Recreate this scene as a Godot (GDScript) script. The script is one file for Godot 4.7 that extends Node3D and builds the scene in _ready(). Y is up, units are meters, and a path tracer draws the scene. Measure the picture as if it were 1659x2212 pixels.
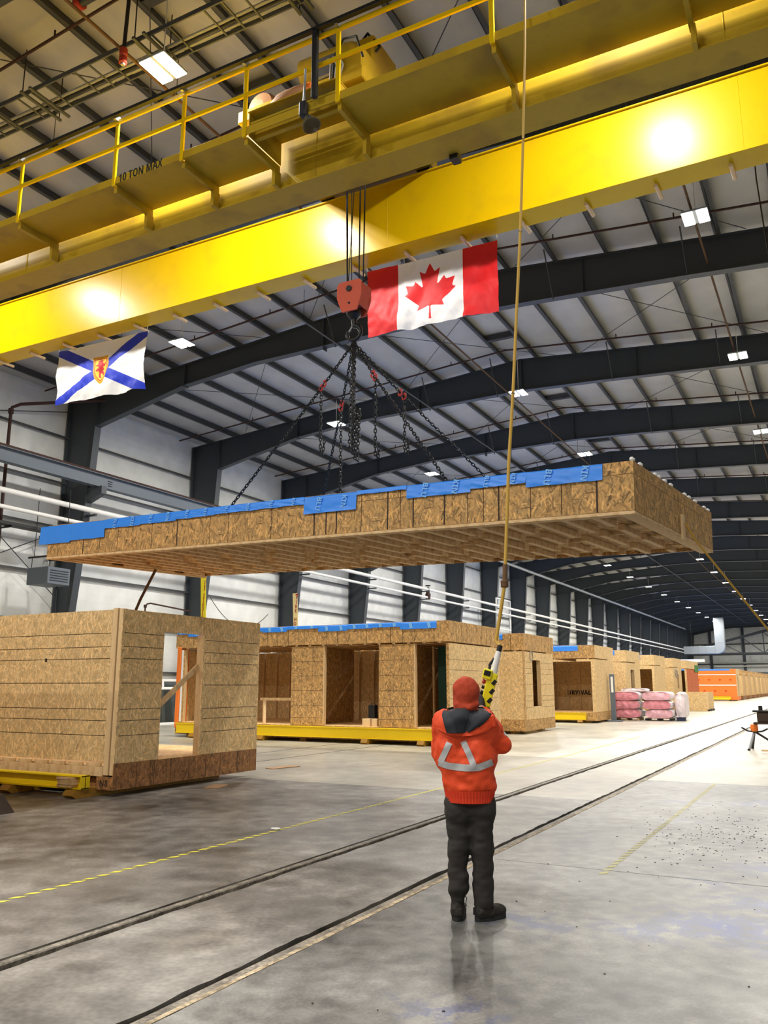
extends Node3D

# Assembly hall: steel portal frames every 7.62 m along -z, an overhead crane
# across x, house modules along the left, a worker with a crane pendant.

const BAY := 7.62
const RIDGE := -10.0
var M := {}
var cache := {}
var names := {}
var rng := RandomNumberGenerator.new()

const LAMP := 38.0

func _ready() -> void:
	rng.seed = 2024
	var cam := Camera3D.new()
	cam.fov = rad_to_deg(2.0 * atan(1106.0 / 1800.0))
	cam.near = 0.1
	cam.far = 500.0
	cam.position = Vector3(0, 1.7, 0)
	cam.rotation_order = EULER_ORDER_YXZ
	cam.rotation = Vector3(atan(375.0 / 1800.0), deg_to_rad(28.07), 0)
	add_child(cam)
	cam.make_current()
	var e := Environment.new()
	e.background_mode = Environment.BG_COLOR
	e.background_color = Color(0.02, 0.02, 0.03)
	e.tonemap_mode = Environment.TONE_MAPPER_LINEAR
	e.tonemap_exposure = 1.0
	e.sdfgi_enabled = true
	e.ssao_enabled = true
	e.ssil_enabled = true
	var we := WorldEnvironment.new()
	we.environment = e
	add_child(we)
	make_materials()
	build_floor()
	build_shell()
	build_lamps()
	build_services()
	build_crane()
	build_load()
	build_modules()
	build_goods()
	build_worker()
	build_small()

# ---------------------------------------------------------------- mesh builder
class MB:
	var v := PackedVector3Array()
	var n := PackedVector3Array()
	var t := PackedVector2Array()
	func tri(a: Vector3, b: Vector3, c: Vector3, o: Vector3) -> void:
		var k := (b - a).cross(c - a)
		if k.length_squared() < 1e-18:
			return
		var nn := -k.normalized()
		if k.dot(o) > 0.0:
			var h := b
			b = c
			c = h
			nn = -nn
		for p: Vector3 in [a, b, c]:
			v.append(p)
			n.append(nn)
			t.append(Vector2(p.x + p.z, p.y))
	func quad(a: Vector3, b: Vector3, c: Vector3, d: Vector3, o: Vector3) -> void:
		tri(a, b, c, o)
		tri(a, c, d, o)
	func box(lo: Vector3, hi: Vector3) -> void:
		var m := (lo + hi) * 0.5
		var h := (hi - lo) * 0.5
		obox(m, Basis(), h)
	func obox(m: Vector3, b: Basis, h: Vector3) -> void:
		for ax in 3:
			for s: float in [-1.0, 1.0]:
				var nrm := b[ax] * s
				var u := b[(ax + 1) % 3] * h[(ax + 1) % 3]
				var w := b[(ax + 2) % 3] * h[(ax + 2) % 3]
				var c := m + nrm * h[ax]
				quad(c - u - w, c + u - w, c + u + w, c - u + w, nrm)
	func smooth_tri(p: Array, q: Array) -> void:
		# p: three points, q: their outward normals
		var k: Vector3 = (p[1] - p[0]).cross(p[2] - p[0])
		var order := [0, 1, 2]
		if k.dot(q[0] + q[1] + q[2]) > 0.0:
			order = [0, 2, 1]
		for i: int in order:
			v.append(p[i])
			n.append(q[i])
			t.append(Vector2(p[i].x + p[i].z, p[i].y))
	func mesh() -> ArrayMesh:
		var a := []
		a.resize(Mesh.ARRAY_MAX)
		a[Mesh.ARRAY_VERTEX] = v
		a[Mesh.ARRAY_NORMAL] = n
		a[Mesh.ARRAY_TEX_UV] = t
		var m := ArrayMesh.new()
		m.add_surface_from_arrays(Mesh.PRIMITIVE_TRIANGLES, a)
		return m

# ---------------------------------------------------------------- naming and parts
func numbered(parent: Node, called: String) -> String:
	var key := str(parent.get_instance_id()) + called
	var k: int = names.get(key, 0)
	names[key] = k + 1
	return called if k == 0 else "%s_%03d" % [called, k]

func thing(called: String, label: String, category: String, at := Vector3.ZERO, group := "", turn := 0.0) -> Node3D:
	var o := Node3D.new()
	o.name = numbered(self, called)
	o.position = at
	o.rotation.y = turn
	o.set_meta("label", label)
	o.set_meta("category", category)
	if group != "":
		o.set_meta("group", group)
	add_child(o)
	return o

func tag(o: Node3D, label: String, category: String, group := "") -> void:
	o.set_meta("label", label)
	o.set_meta("category", category)
	if group != "":
		o.set_meta("group", group)

func struct(called: String) -> Node3D:
	var o := Node3D.new()
	o.name = numbered(self, called)
	o.set_meta("kind", "structure")
	add_child(o)
	return o

func part(parent: Node3D, called: String, mesh: Mesh, m: Material, at := Vector3.ZERO, b := Basis()) -> MeshInstance3D:
	var o := MeshInstance3D.new()
	o.name = numbered(parent, called)
	o.mesh = mesh
	o.material_override = m
	o.transform = Transform3D(b, at)
	parent.add_child(o)
	return o

# ---------------------------------------------------------------- shapes
func cb(x: float, y: float, z: float, c := 0.004) -> ArrayMesh:
	# box with chamfered edges, centred
	var key := "cb%.4f_%.4f_%.4f_%.4f" % [x, y, z, c]
	if cache.has(key):
		return cache[key]
	var h := Vector3(x, y, z) * 0.5
	c = minf(c, minf(h.x, minf(h.y, h.z)) * 0.6)
	var mb := MB.new()
	var P := func(s: Vector3, ax: int) -> Vector3:
		var q := Vector3(s.x * (h.x - c), s.y * (h.y - c), s.z * (h.z - c))
		q[ax] = s[ax] * h[ax]
		return q
	for ax in 3:
		var u := (ax + 1) % 3
		var w := (ax + 2) % 3
		for s: float in [-1.0, 1.0]:
			var o := Vector3.ZERO
			o[ax] = s
			var c4 := []
			for k: Vector2 in [Vector2(-1, -1), Vector2(1, -1), Vector2(1, 1), Vector2(-1, 1)]:
				var sg := Vector3.ZERO
				sg[ax] = s
				sg[u] = k.x
				sg[w] = k.y
				c4.append(P.call(sg, ax))
			mb.quad(c4[0], c4[1], c4[2], c4[3], o)
		for s: float in [-1.0, 1.0]:
			for r: float in [-1.0, 1.0]:
				var a := Vector3.ZERO
				a[ax] = -1.0
				a[u] = s
				a[w] = r
				var b := a
				b[ax] = 1.0
				var o := Vector3.ZERO
				o[u] = s
				o[w] = r
				mb.quad(P.call(a, u), P.call(b, u), P.call(b, w), P.call(a, w), o)
	for sx: float in [-1.0, 1.0]:
		for sy: float in [-1.0, 1.0]:
			for sz: float in [-1.0, 1.0]:
				var s := Vector3(sx, sy, sz)
				mb.tri(P.call(s, 0), P.call(s, 1), P.call(s, 2), s)
	cache[key] = mb.mesh()
	return cache[key]

func box(parent: Node3D, called: String, lo: Vector3, hi: Vector3, m: Material, c := 0.004) -> MeshInstance3D:
	var d := hi - lo
	return part(parent, called, cb(absf(d.x), absf(d.y), absf(d.z), c), m, (lo + hi) * 0.5)

func along(d: Vector3, up := Vector3.UP) -> Basis:
	# basis whose z runs along d
	var z := d.normalized()
	if absf(z.dot(up)) > 0.98:
		up = Vector3.RIGHT
	var x := up.cross(z).normalized()
	return Basis(x, z.cross(x), z)

func bar(parent: Node3D, called: String, a: Vector3, b: Vector3, w: float, h: float, m: Material, c := 0.003) -> MeshInstance3D:
	return part(parent, called, cb(w, h, a.distance_to(b), c), m, (a + b) * 0.5, along(b - a))

func tube_into(mb: MB, pts: Array, r: float, sides := 8, caps := true, r2 := -1.0) -> void:
	var rings := []
	var nrm := []
	var up := Vector3.UP
	var cnt := pts.size()
	var X := Vector3.ZERO
	for i in cnt:
		var d: Vector3 = (pts[mini(i + 1, cnt - 1)] - pts[maxi(i - 1, 0)]).normalized()
		if i == 0:
			X = d.cross(up if absf(d.dot(up)) < 0.95 else Vector3.RIGHT).normalized()
		else:
			X = (X - d * X.dot(d)).normalized()
		var Y := d.cross(X)
		var rr := r if r2 < 0.0 else lerpf(r, r2, float(i) / (cnt - 1))
		var ring := []
		var nn := []
		for k in sides:
			var a := TAU * k / sides
			var o := X * cos(a) + Y * sin(a)
			ring.append(pts[i] + o * rr)
			nn.append(o)
		rings.append(ring)
		nrm.append(nn)
	for i in cnt - 1:
		for k in sides:
			var k2 := (k + 1) % sides
			mb.smooth_tri([rings[i][k], rings[i][k2], rings[i + 1][k2]], [nrm[i][k], nrm[i][k2], nrm[i + 1][k2]])
			mb.smooth_tri([rings[i][k], rings[i + 1][k2], rings[i + 1][k]], [nrm[i][k], nrm[i + 1][k2], nrm[i + 1][k]])
	if caps:
		for e: int in [0, cnt - 1]:
			var o: Vector3 = (pts[0] - pts[1]) if e == 0 else (pts[cnt - 1] - pts[cnt - 2])
			for k in sides:
				mb.tri(pts[e], rings[e][k], rings[e][(k + 1) % sides], o)

func tube(pts: Array, r: float, sides := 8, r2 := -1.0) -> ArrayMesh:
	var mb := MB.new()
	tube_into(mb, pts, r, sides, true, r2)
	return mb.mesh()

func rod(parent: Node3D, called: String, a: Vector3, b: Vector3, r: float, m: Material, sides := 8) -> MeshInstance3D:
	var key := "rod%.4f_%.4f_%d" % [a.distance_to(b), r, sides]
	if not cache.has(key):
		cache[key] = tube([Vector3(0, 0, -0.5 * a.distance_to(b)), Vector3(0, 0, 0.5 * a.distance_to(b))], r, sides)
	return part(parent, called, cache[key], m, (a + b) * 0.5, along(b - a))

func extrude_into(mb: MB, poly: PackedVector2Array, z0: float, z1: float) -> void:
	var ix := Geometry2D.triangulate_polygon(poly)
	for i in range(0, ix.size(), 3):
		var a := poly[ix[i]]
		var b := poly[ix[i + 1]]
		var c := poly[ix[i + 2]]
		mb.tri(Vector3(a.x, a.y, z0), Vector3(b.x, b.y, z0), Vector3(c.x, c.y, z0), Vector3(0, 0, z0 - z1))
		mb.tri(Vector3(a.x, a.y, z1), Vector3(b.x, b.y, z1), Vector3(c.x, c.y, z1), Vector3(0, 0, z1 - z0))
	var ccw := not Geometry2D.is_polygon_clockwise(poly)
	for i in poly.size():
		var a := poly[i]
		var b := poly[(i + 1) % poly.size()]
		var o := Vector3(b.y - a.y, a.x - b.x, 0) * (1.0 if ccw else -1.0)
		mb.quad(Vector3(a.x, a.y, z0), Vector3(b.x, b.y, z0), Vector3(b.x, b.y, z1), Vector3(a.x, a.y, z1), o)

func extrude(poly: PackedVector2Array, depth: float) -> ArrayMesh:
	var mb := MB.new()
	extrude_into(mb, poly, -depth * 0.5, depth * 0.5)
	return mb.mesh()

func strip_into(mb: MB, a: Vector2, b: Vector2, z0: float, z1: float, th: float) -> void:
	# plate of thickness th lying on the line a-b in the xy plane, z0..z1 wide
	var d := (b - a)
	var o := Vector2(-d.y, d.x).normalized() * th * 0.5
	extrude_into(mb, PackedVector2Array([a - o, b - o, b + o, a + o]), z0, z1)

func lathe(profile: Array, segs := 16) -> ArrayMesh:
	var mb := MB.new()
	for i in profile.size() - 1:
		var p: Vector2 = profile[i]
		var q: Vector2 = profile[i + 1]
		var dn := Vector2(q.y - p.y, p.x - q.x).normalized()
		if dn.length() < 0.5:
			continue
		for k in segs:
			var a := TAU * k / segs
			var b := TAU * (k + 1) / segs
			var da := Vector3(cos(a), 0, sin(a))
			var db := Vector3(cos(b), 0, sin(b))
			var na := da * dn.x + Vector3(0, dn.y, 0)
			var nb := db * dn.x + Vector3(0, dn.y, 0)
			var A := da * p.x + Vector3(0, p.y, 0)
			var B := db * p.x + Vector3(0, p.y, 0)
			var C := db * q.x + Vector3(0, q.y, 0)
			var D := da * q.x + Vector3(0, q.y, 0)
			if p.x > 1e-5:
				mb.smooth_tri([A, B, C], [na, nb, nb])
			if q.x > 1e-5:
				mb.smooth_tri([A, C, D], [na, nb, na])
	return mb.mesh()

func grid(fn: Callable, nu: int, nv: int) -> ArrayMesh:
	# smooth sheet: fn(u, v) gives a point; uv kept 0..1
	var st := SurfaceTool.new()
	st.begin(Mesh.PRIMITIVE_TRIANGLES)
	st.set_smooth_group(0)
	for j in nv + 1:
		for i in nu + 1:
			st.set_uv(Vector2(float(i) / nu, float(j) / nv))
			st.add_vertex(fn.call(float(i) / nu, float(j) / nv))
	for j in nv:
		for i in nu:
			var a := j * (nu + 1) + i
			st.add_index(a)
			st.add_index(a + 1)
			st.add_index(a + nu + 2)
			st.add_index(a)
			st.add_index(a + nu + 2)
			st.add_index(a + nu + 1)
	st.generate_normals()
	return st.commit()

func lettering(parent: Node3D, called: String, words: String, height: float, m: Material, at: Vector3, b := Basis(), bold := false) -> MeshInstance3D:
	var t := TextMesh.new()
	var f := SystemFont.new()
	f.font_names = PackedStringArray(["Droid Sans"])
	f.font_weight = 700 if bold else 400
	t.font = f
	t.text = words
	t.font_size = 64
	t.pixel_size = height / 46.0
	t.depth = 0.004
	t.curve_step = 2.0
	return part(parent, called, t, m, at, b)

# ---------------------------------------------------------------- materials
func mat(col: Color, rough := 0.6, metal := 0.0) -> StandardMaterial3D:
	var m := StandardMaterial3D.new()
	m.albedo_color = col
	m.roughness = rough
	m.metallic = metal
	return m

func tri_mat(tex: Texture2D, size: float, tint := Color.WHITE, rough := 0.7, world := true) -> StandardMaterial3D:
	var m := mat(tint, rough)
	m.albedo_texture = tex
	m.uv1_triplanar = true
	m.uv1_world_triplanar = world
	m.uv1_scale = Vector3.ONE / size
	return m

func noise_img(sd: int, freq: float, n: int, oct := 4, kind := FastNoiseLite.TYPE_SIMPLEX_SMOOTH) -> PackedByteArray:
	var f := FastNoiseLite.new()
	f.seed = sd
	f.frequency = freq
	f.fractal_octaves = oct
	f.noise_type = kind
	var im := f.get_seamless_image(n, n)
	im.convert(Image.FORMAT_L8)
	return im.get_data()

func ramp_tex(n: int, fn: Callable) -> ImageTexture:
	# fn(i) -> Color for every pixel index
	var d := PackedByteArray()
	d.resize(n * n * 3)
	for i in n * n:
		var c: Color = fn.call(i)
		d[i * 3] = int(clampf(c.r, 0, 1) * 255.0)
		d[i * 3 + 1] = int(clampf(c.g, 0, 1) * 255.0)
		d[i * 3 + 2] = int(clampf(c.b, 0, 1) * 255.0)
	return ImageTexture.create_from_image(Image.create_from_data(n, n, false, Image.FORMAT_RGB8, d))

func osb_tex(spread: float, mean: float) -> ImageTexture:
	# strand board: thousands of overlapping wood flakes
	var n := 768
	var d := PackedByteArray()
	d.resize(n * n * 3)
	for i in n * n:
		d[i * 3] = 196
		d[i * 3 + 1] = 168
		d[i * 3 + 2] = 124
	var r := RandomNumberGenerator.new()
	r.seed = 77
	for k in 5200:
		var len := r.randf_range(16.0, 62.0)
		var wid := r.randf_range(3.0, 11.0)
		var ang := r.randfn(0.0, 0.75) + PI * 0.5
		var cx := r.randf() * n
		var cy := r.randf() * n
		var b := clampf(r.randfn(mean, spread), 0.36, 1.10)
		var warm := r.randf_range(0.0, 1.0)
		var cr := 240.0 * b
		var cg := lerpf(216.0, 202.0, warm) * b
		var cbl := lerpf(174.0, 146.0, warm) * b
		var ca := cos(ang)
		var sa := sin(ang)
		var op := r.randf_range(0.45, 0.95)
		for u in range(-int(len * 0.5), int(len * 0.5)):
			var taper := wid * 0.5 * (1.0 - pow(absf(u) / (len * 0.5), 6.0) * 0.7)
			for w in range(-int(taper), int(taper) + 1):
				var x := posmod(int(cx + ca * u - sa * w), n)
				var y := posmod(int(cy + sa * u + ca * w), n)
				var o := (y * n + x) * 3
				var e := op * (0.78 if w == int(taper) else 1.0)
				var sh := 0.82 if w == -int(taper) else 1.0
				d[o] = int(minf(255.0, lerpf(d[o], cr * sh, e)))
				d[o + 1] = int(minf(255.0, lerpf(d[o + 1], cg * sh, e)))
				d[o + 2] = int(minf(255.0, lerpf(d[o + 2], cbl * sh, e)))
	return ImageTexture.create_from_image(Image.create_from_data(n, n, false, Image.FORMAT_RGB8, d))

func make_materials() -> void:
	var osb := osb_tex(0.17, 0.80)
	var osb_soft := osb_tex(0.09, 0.94)
	M.osb_pale = tri_mat(osb_soft, 2.3, Color(1.0, 0.975, 0.915), 0.75)
	M.osb_mid = tri_mat(osb, 2.3, Color(0.95, 0.86, 0.71), 0.75)
	M.osb_dark = tri_mat(osb, 2.3, Color(0.76, 0.61, 0.47), 0.75)
	M.osb_local = tri_mat(osb, 2.3, Color(0.95, 0.86, 0.71), 0.75, false)
	# sawn spruce
	var g1 := noise_img(3, 0.010, 256, 3)
	var g2 := noise_img(4, 0.05, 256, 2)
	var wood := ramp_tex(256, func(i: int) -> Color:
		var x := i % 256
		var y := i / 256
		var s: float = g1[(y / 8 % 256) * 256 + x] / 255.0
		var f: float = g2[(y % 256) * 256 + (x * 5 % 256)] / 255.0
		return Color(0.87, 0.75, 0.57).lerp(Color(0.74, 0.58, 0.39), clampf((s - 0.5) * 1.6 + (f - 0.5) * 0.5 + 0.35, 0, 1)))
	M.wood = tri_mat(wood, 0.5, Color(1, 1, 1), 0.7, false)
	M.wood_grey = tri_mat(wood, 0.5, Color(0.98, 0.97, 0.96), 0.75, false)
	# concrete
	var c1 := noise_img(11, 0.0045, 1024, 5)
	var c2 := noise_img(12, 0.03, 1024, 4)
	var c3 := noise_img(13, 0.25, 1024, 2)
	var c4 := noise_img(14, 0.009, 1024, 4)
	var conc := ramp_tex(1024, func(i: int) -> Color:
		var a := c1[i] / 255.0
		var b := c2[i] / 255.0
		var f := c3[i] / 255.0
		var k := 0.60 + (a - 0.5) * 0.36 + (b - 0.5) * 0.30 + (f - 0.5) * 0.17
		var stain := clampf((c4[i] / 255.0 - 0.60) * 4.0, 0, 1)
		k -= stain * 0.17
		return Color(k * (1.0 + 0.02 * stain), k * 0.982, k * (0.955 - 0.03 * stain)))
	var conc2 := ramp_tex(1024, func(i: int) -> Color:
		var k := 0.71 + (c1[i] / 255.0 - 0.5) * 0.20 + (c2[i] / 255.0 - 0.5) * 0.12 + (c3[i] / 255.0 - 0.5) * 0.06
		return Color(k, k * 0.985, k * 0.93))
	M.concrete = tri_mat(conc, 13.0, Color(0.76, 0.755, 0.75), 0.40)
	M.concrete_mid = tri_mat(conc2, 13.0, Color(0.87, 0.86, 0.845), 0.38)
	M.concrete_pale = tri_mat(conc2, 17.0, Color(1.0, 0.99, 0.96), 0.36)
	# slab at the right with remains of blue floor paint, grit and scuffs
	var blue_spots := [Vector3(0.335, 0.74, 0.085), Vector3(0.37, 0.85, 0.07), Vector3(0.27, 0.695, 0.045), Vector3(0.14, 0.672, 0.035), Vector3(0.178, 0.66, 0.03), Vector3(0.185, 0.405, 0.032), Vector3(0.35, 0.05, 0.06), Vector3(0.30, 0.93, 0.03), Vector3(0.42, 0.70, 0.08)]
	var slab := ramp_tex(1024, func(i: int) -> Color:
		var a := c1[i] / 255.0
		var b := c2[i] / 255.0
		var f := c3[i] / 255.0
		var k := 0.60 + (a - 0.5) * 0.30 + (b - 0.5) * 0.30 + (f - 0.5) * 0.17
		var stain := clampf((c4[i] / 255.0 - 0.58) * 4.0, 0, 1)
		k -= stain * 0.12
		var c := Color(k, k * 0.985, k * 0.945)
		var u := float(i % 1024) / 1024.0
		var w := float(i / 1024) / 1024.0
		var blue := 0.0
		for s: Vector3 in blue_spots:
			var q := Vector2((u - s.x) * 1.0, (w - s.y) * 1.3).length() + (b - 0.5) * 0.16 + (f - 0.5) * 0.05
			blue = maxf(blue, clampf((s.z - q) * 26.0, 0, 1))
		blue *= clampf(0.62 + (b - 0.5) * 1.5, 0.2, 0.95)
		return c.lerp(Color(0.44, 0.51, 0.84), blue))
	M.slab = mat(Color(0.70, 0.705, 0.72), 0.38)
	M.slab.albedo_texture = slab
	M.grout = tri_mat(conc, 2.0, Color(1.12, 1.04, 0.90), 0.85)
	M.rail = tri_mat(conc, 1.2, Color(0.82, 0.79, 0.74), 0.6)
	M.pit = mat(Color(0.11, 0.10, 0.09), 0.9)
	# hall
	M.frame = mat(Color(0.215, 0.24, 0.265), 0.5)
	M.frame_grey_lit = mat(Color(0.36, 0.40, 0.44), 0.5)  # lit copy of the frame steel: lamp light put into the colour
	M.purlin = mat(Color(0.25, 0.255, 0.26), 0.6)
	var w1 := noise_img(21, 0.02, 256, 4)
	var blanket := ramp_tex(256, func(i: int) -> Color:
		var k := 0.95 + (w1[i] / 255.0 - 0.5) * 0.07
		return Color(k, k, k * 0.985))
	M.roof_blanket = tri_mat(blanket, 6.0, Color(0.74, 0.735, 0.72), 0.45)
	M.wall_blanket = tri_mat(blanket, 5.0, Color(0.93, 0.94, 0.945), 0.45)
	M.pipe_white = mat(Color(0.90, 0.90, 0.88), 0.4)
	M.pipe_black = mat(Color(0.12, 0.10, 0.095), 0.6)
	M.pipe_rust = mat(Color(0.23, 0.13, 0.10), 0.75)
	M.red_coupling = mat(Color(0.66, 0.20, 0.13), 0.5)
	M.galv = mat(Color(0.66, 0.69, 0.71), 0.38, 0.7)
	M.tray = mat(Color(0.34, 0.35, 0.35), 0.5, 0.4)
	M.cable_black = mat(Color(0.06, 0.06, 0.065), 0.6)
	M.cable_grey = mat(Color(0.55, 0.55, 0.53), 0.6)
	# crane
	var y1 := noise_img(31, 0.008, 512, 4)
	var y2 := noise_img(32, 0.05, 512, 3)
	var ytex := ramp_tex(512, func(i: int) -> Color:
		var grime := clampf((y1[i] / 255.0 - 0.50) * 2.4, 0, 1) * 0.55 + clampf((y2[i] / 255.0 - 0.62) * 3.0, 0, 1) * 0.18
		return Color(0.70, 0.58, 0.13).lerp(Color(0.50, 0.39, 0.16), grime))
	M.yellow = tri_mat(ytex, 7.0, Color(1, 1, 1), 0.38)
	M.yellow.metallic_specular = 0.3
	var ytex2 := ramp_tex(512, func(i: int) -> Color:
		var grime := clampf((y1[i] / 255.0 - 0.56) * 2.2, 0, 1) * 0.30 + clampf((y2[i] / 255.0 - 0.66) * 3.0, 0, 1) * 0.12
		return Color(0.85, 0.70, 0.03).lerp(Color(0.70, 0.57, 0.15), grime))
	M.yellow_clean = tri_mat(ytex2, 5.0, Color(1, 1, 1), 0.27)
	M.yellow_clean.metallic_specular = 0.3
	M.yellow_beam = mat(Color(0.95, 0.83, 0.04), 0.45)
	M.yellow_dirty = tri_mat(ytex, 0.7, Color(0.92, 0.82, 0.9), 0.6)
	M.dark_steel = mat(Color(0.10, 0.105, 0.11), 0.45, 0.3)
	M.black = mat(Color(0.035, 0.035, 0.04), 0.5)
	M.ink = mat(Color(0.06, 0.045, 0.02), 0.7)
	M.nail = mat(Color(0.22, 0.15, 0.09), 0.8)
	M.steel = mat(Color(0.55, 0.56, 0.57), 0.35, 0.8)
	M.hook_orange = mat(Color(0.80, 0.33, 0.22), 0.6)
	M.chain = mat(Color(0.07, 0.07, 0.075), 0.45, 0.4)
	M.chain_red = mat(Color(0.72, 0.14, 0.10), 0.45)
	M.rope = mat(Color(0.68, 0.54, 0.20), 0.75)
	M.rope_brown = mat(Color(0.36, 0.25, 0.14), 0.8)
	M.rag = mat(Color(0.60, 0.43, 0.28), 0.7)
	M.bag_cream = mat(Color(0.90, 0.78, 0.60), 0.7)
	# modules
	M.blue = mat(Color(0.17, 0.53, 0.95), 0.42)
	M.blue_print = mat(Color(0.46, 0.72, 0.97), 0.5)
	M.orange_wrap = mat(Color(0.93, 0.48, 0.15), 0.55)
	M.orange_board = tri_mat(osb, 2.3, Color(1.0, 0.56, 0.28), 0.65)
	M.white = mat(Color(0.92, 0.92, 0.91), 0.45)
	M.green_board = mat(Color(0.10, 0.27, 0.22), 0.7)
	M.green_tape = mat(Color(0.20, 0.46, 0.13), 0.6)
	M.deck = tri_mat(osb_soft, 2.3, Color(1.15, 1.10, 1.02), 0.7)
	M.pink = mat(Color(0.86, 0.56, 0.61), 0.85)
	M.poly_pink = mat(Color(0.90, 0.70, 0.75), 0.4)
	M.poly = mat(Color(0.91, 0.86, 0.87), 0.35)
	M.pallet_blue = mat(Color(0.08, 0.13, 0.25), 0.6)
	M.cardboard = mat(Color(0.66, 0.52, 0.38), 0.85)
	M.rust = mat(Color(0.20, 0.14, 0.10), 0.75)
	M.tape = mat(Color(0.86, 0.83, 0.28), 0.6)
	M.tape_pale = mat(Color(0.86, 0.84, 0.62), 0.7)
	M.sign_yellow = mat(Color(0.95, 0.87, 0.10), 0.5)
	M.sign_red = mat(Color(0.62, 0.12, 0.06), 0.6)
	M.sign_cream = mat(Color(0.93, 0.84, 0.58), 0.6)
	M.glass = mat(Color(0.20, 0.24, 0.25, 0.55), 0.05)
	M.glass.transparency = BaseMaterial3D.TRANSPARENCY_ALPHA
	# worker
	var cl := noise_img(41, 0.12, 256, 3)
	var cloth := ramp_tex(256, func(i: int) -> Color:
		var k := 0.94 + (cl[i] / 255.0 - 0.5) * 0.22
		return Color(k, k, k))
	M.jacket = tri_mat(cloth, 0.35, Color(0.93, 0.29, 0.085), 0.7)
	M.rib = mat(Color(0.82, 0.21, 0.07), 0.85)
	M.hoodie = tri_mat(cloth, 0.3, Color(0.70, 0.235, 0.105), 0.85)
	M.navy = tri_mat(cloth, 0.3, Color(0.125, 0.145, 0.185), 0.75)
	M.reflect = mat(Color(0.68, 0.68, 0.69), 0.4)
	M.trousers = tri_mat(cloth, 0.4, Color(0.175, 0.16, 0.15), 0.85)
	M.boot = tri_mat(cloth, 0.2, Color(0.145, 0.12, 0.10), 0.7)
	M.sole = mat(Color(0.11, 0.11, 0.11), 0.75)
	M.glove = mat(Color(0.13, 0.075, 0.065), 0.75)
	M.skin = mat(Color(0.80, 0.60, 0.50), 0.55)
	M.eye = mat(Color(0.12, 0.09, 0.07), 0.3)
	M.pendant = mat(Color(0.90, 0.86, 0.08), 0.4)
	M.lens = mat(Color(1, 1, 1), 0.4)
	M.lens.emission_enabled = true
	M.lens.emission = Color(1.0, 0.985, 0.95)
	M.lens.emission_energy_multiplier = 7.0

# ---------------------------------------------------------------- the hall
func roof_y(x: float) -> float:
	# top of the rafters, where the purlins sit
	return 14.52 - 0.083 * absf(x - RIDGE)

func slab_mesh(xl: float, xr: float, rag_l: float, rag_r: float, z0: float, z1: float, sd: int) -> ArrayMesh:
	var mb := MB.new()
	var r := RandomNumberGenerator.new()
	r.seed = sd
	var zs := [z0]
	var z := z0
	while z > z1:
		z -= 0.13 if z > -26.0 and z < -2.0 else 1.5
		zs.append(maxf(z, z1))
	var L := []
	var R := []
	var ol := 0.0
	var orr := 0.0
	for q in zs:
		ol = lerpf(ol, r.randf_range(-1.0, 1.0), 0.55)
		orr = lerpf(orr, r.randf_range(-1.0, 1.0), 0.55)
		L.append(Vector3(xl + ol * rag_l, 0, q))
		R.append(Vector3(xr + orr * rag_r, 0, q))
	var dn := Vector3(0, -0.16, 0)
	for i in zs.size() - 1:
		mb.quad(L[i], R[i], R[i + 1], L[i + 1], Vector3.UP)
		mb.quad(L[i], L[i + 1], L[i + 1] + dn, L[i] + dn, Vector3.LEFT)
		mb.quad(R[i], R[i + 1], R[i + 1] + dn, R[i] + dn, Vector3.RIGHT)
	for e: int in [0, zs.size() - 1]:
		mb.quad(L[e], R[e], R[e] + dn, L[e] + dn, Vector3(0, 0, 1 if e == 0 else -1))
	for i in mb.v.size():
		mb.t[i] = Vector2((mb.v[i].x + 3.3) / 7.25, (-mb.v[i].z - 1.5) / 7.25)
	return mb.mesh()

func build_floor() -> void:
	var f := struct("floor")
	box(f, "sub_slab", Vector3(-27.4, -0.6, -187), Vector3(7.4, -0.13, 19), M.pit)
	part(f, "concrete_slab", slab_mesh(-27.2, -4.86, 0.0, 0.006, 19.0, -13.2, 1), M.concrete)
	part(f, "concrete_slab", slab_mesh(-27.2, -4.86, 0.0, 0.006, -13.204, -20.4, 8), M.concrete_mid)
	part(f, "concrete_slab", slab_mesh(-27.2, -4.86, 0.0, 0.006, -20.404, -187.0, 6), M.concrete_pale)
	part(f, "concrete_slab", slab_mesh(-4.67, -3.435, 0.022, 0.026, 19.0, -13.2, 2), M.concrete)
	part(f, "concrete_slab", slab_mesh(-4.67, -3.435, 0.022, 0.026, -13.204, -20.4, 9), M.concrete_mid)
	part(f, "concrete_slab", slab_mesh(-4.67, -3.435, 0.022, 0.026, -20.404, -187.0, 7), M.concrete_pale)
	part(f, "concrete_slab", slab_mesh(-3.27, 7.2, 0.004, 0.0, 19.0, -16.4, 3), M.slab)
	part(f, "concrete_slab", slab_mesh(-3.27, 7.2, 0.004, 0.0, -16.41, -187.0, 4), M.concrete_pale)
	# rails set in the floor, dark open slot beside each
	box(f, "floor_rail", Vector3(-4.858, -0.15, -187), Vector3(-4.79, -0.010, 19), M.rail, 0.008)
	box(f, "floor_rail", Vector3(-3.395, -0.15, -187), Vector3(-3.315, -0.006, 19), M.rail, 0.008)
	part(f, "grout_strip", slab_mesh(-3.312, -3.272, 0.0, 0.012, 19.0, -60.0, 5), M.grout, Vector3(0, 0.002, 0))
	# saw-cut joints between the module bays
	for x: float in [-11.85, -13.3]:
		box(f, "floor_joint", Vector3(x - 0.02, -0.05, -60), Vector3(x + 0.02, 0.0015, 15), M.pit, 0.001)
	box(f, "floor_joint", Vector3(-3.2, -0.05, -8.36), Vector3(2, 0.001, -8.352), M.pit, 0.001)

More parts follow.
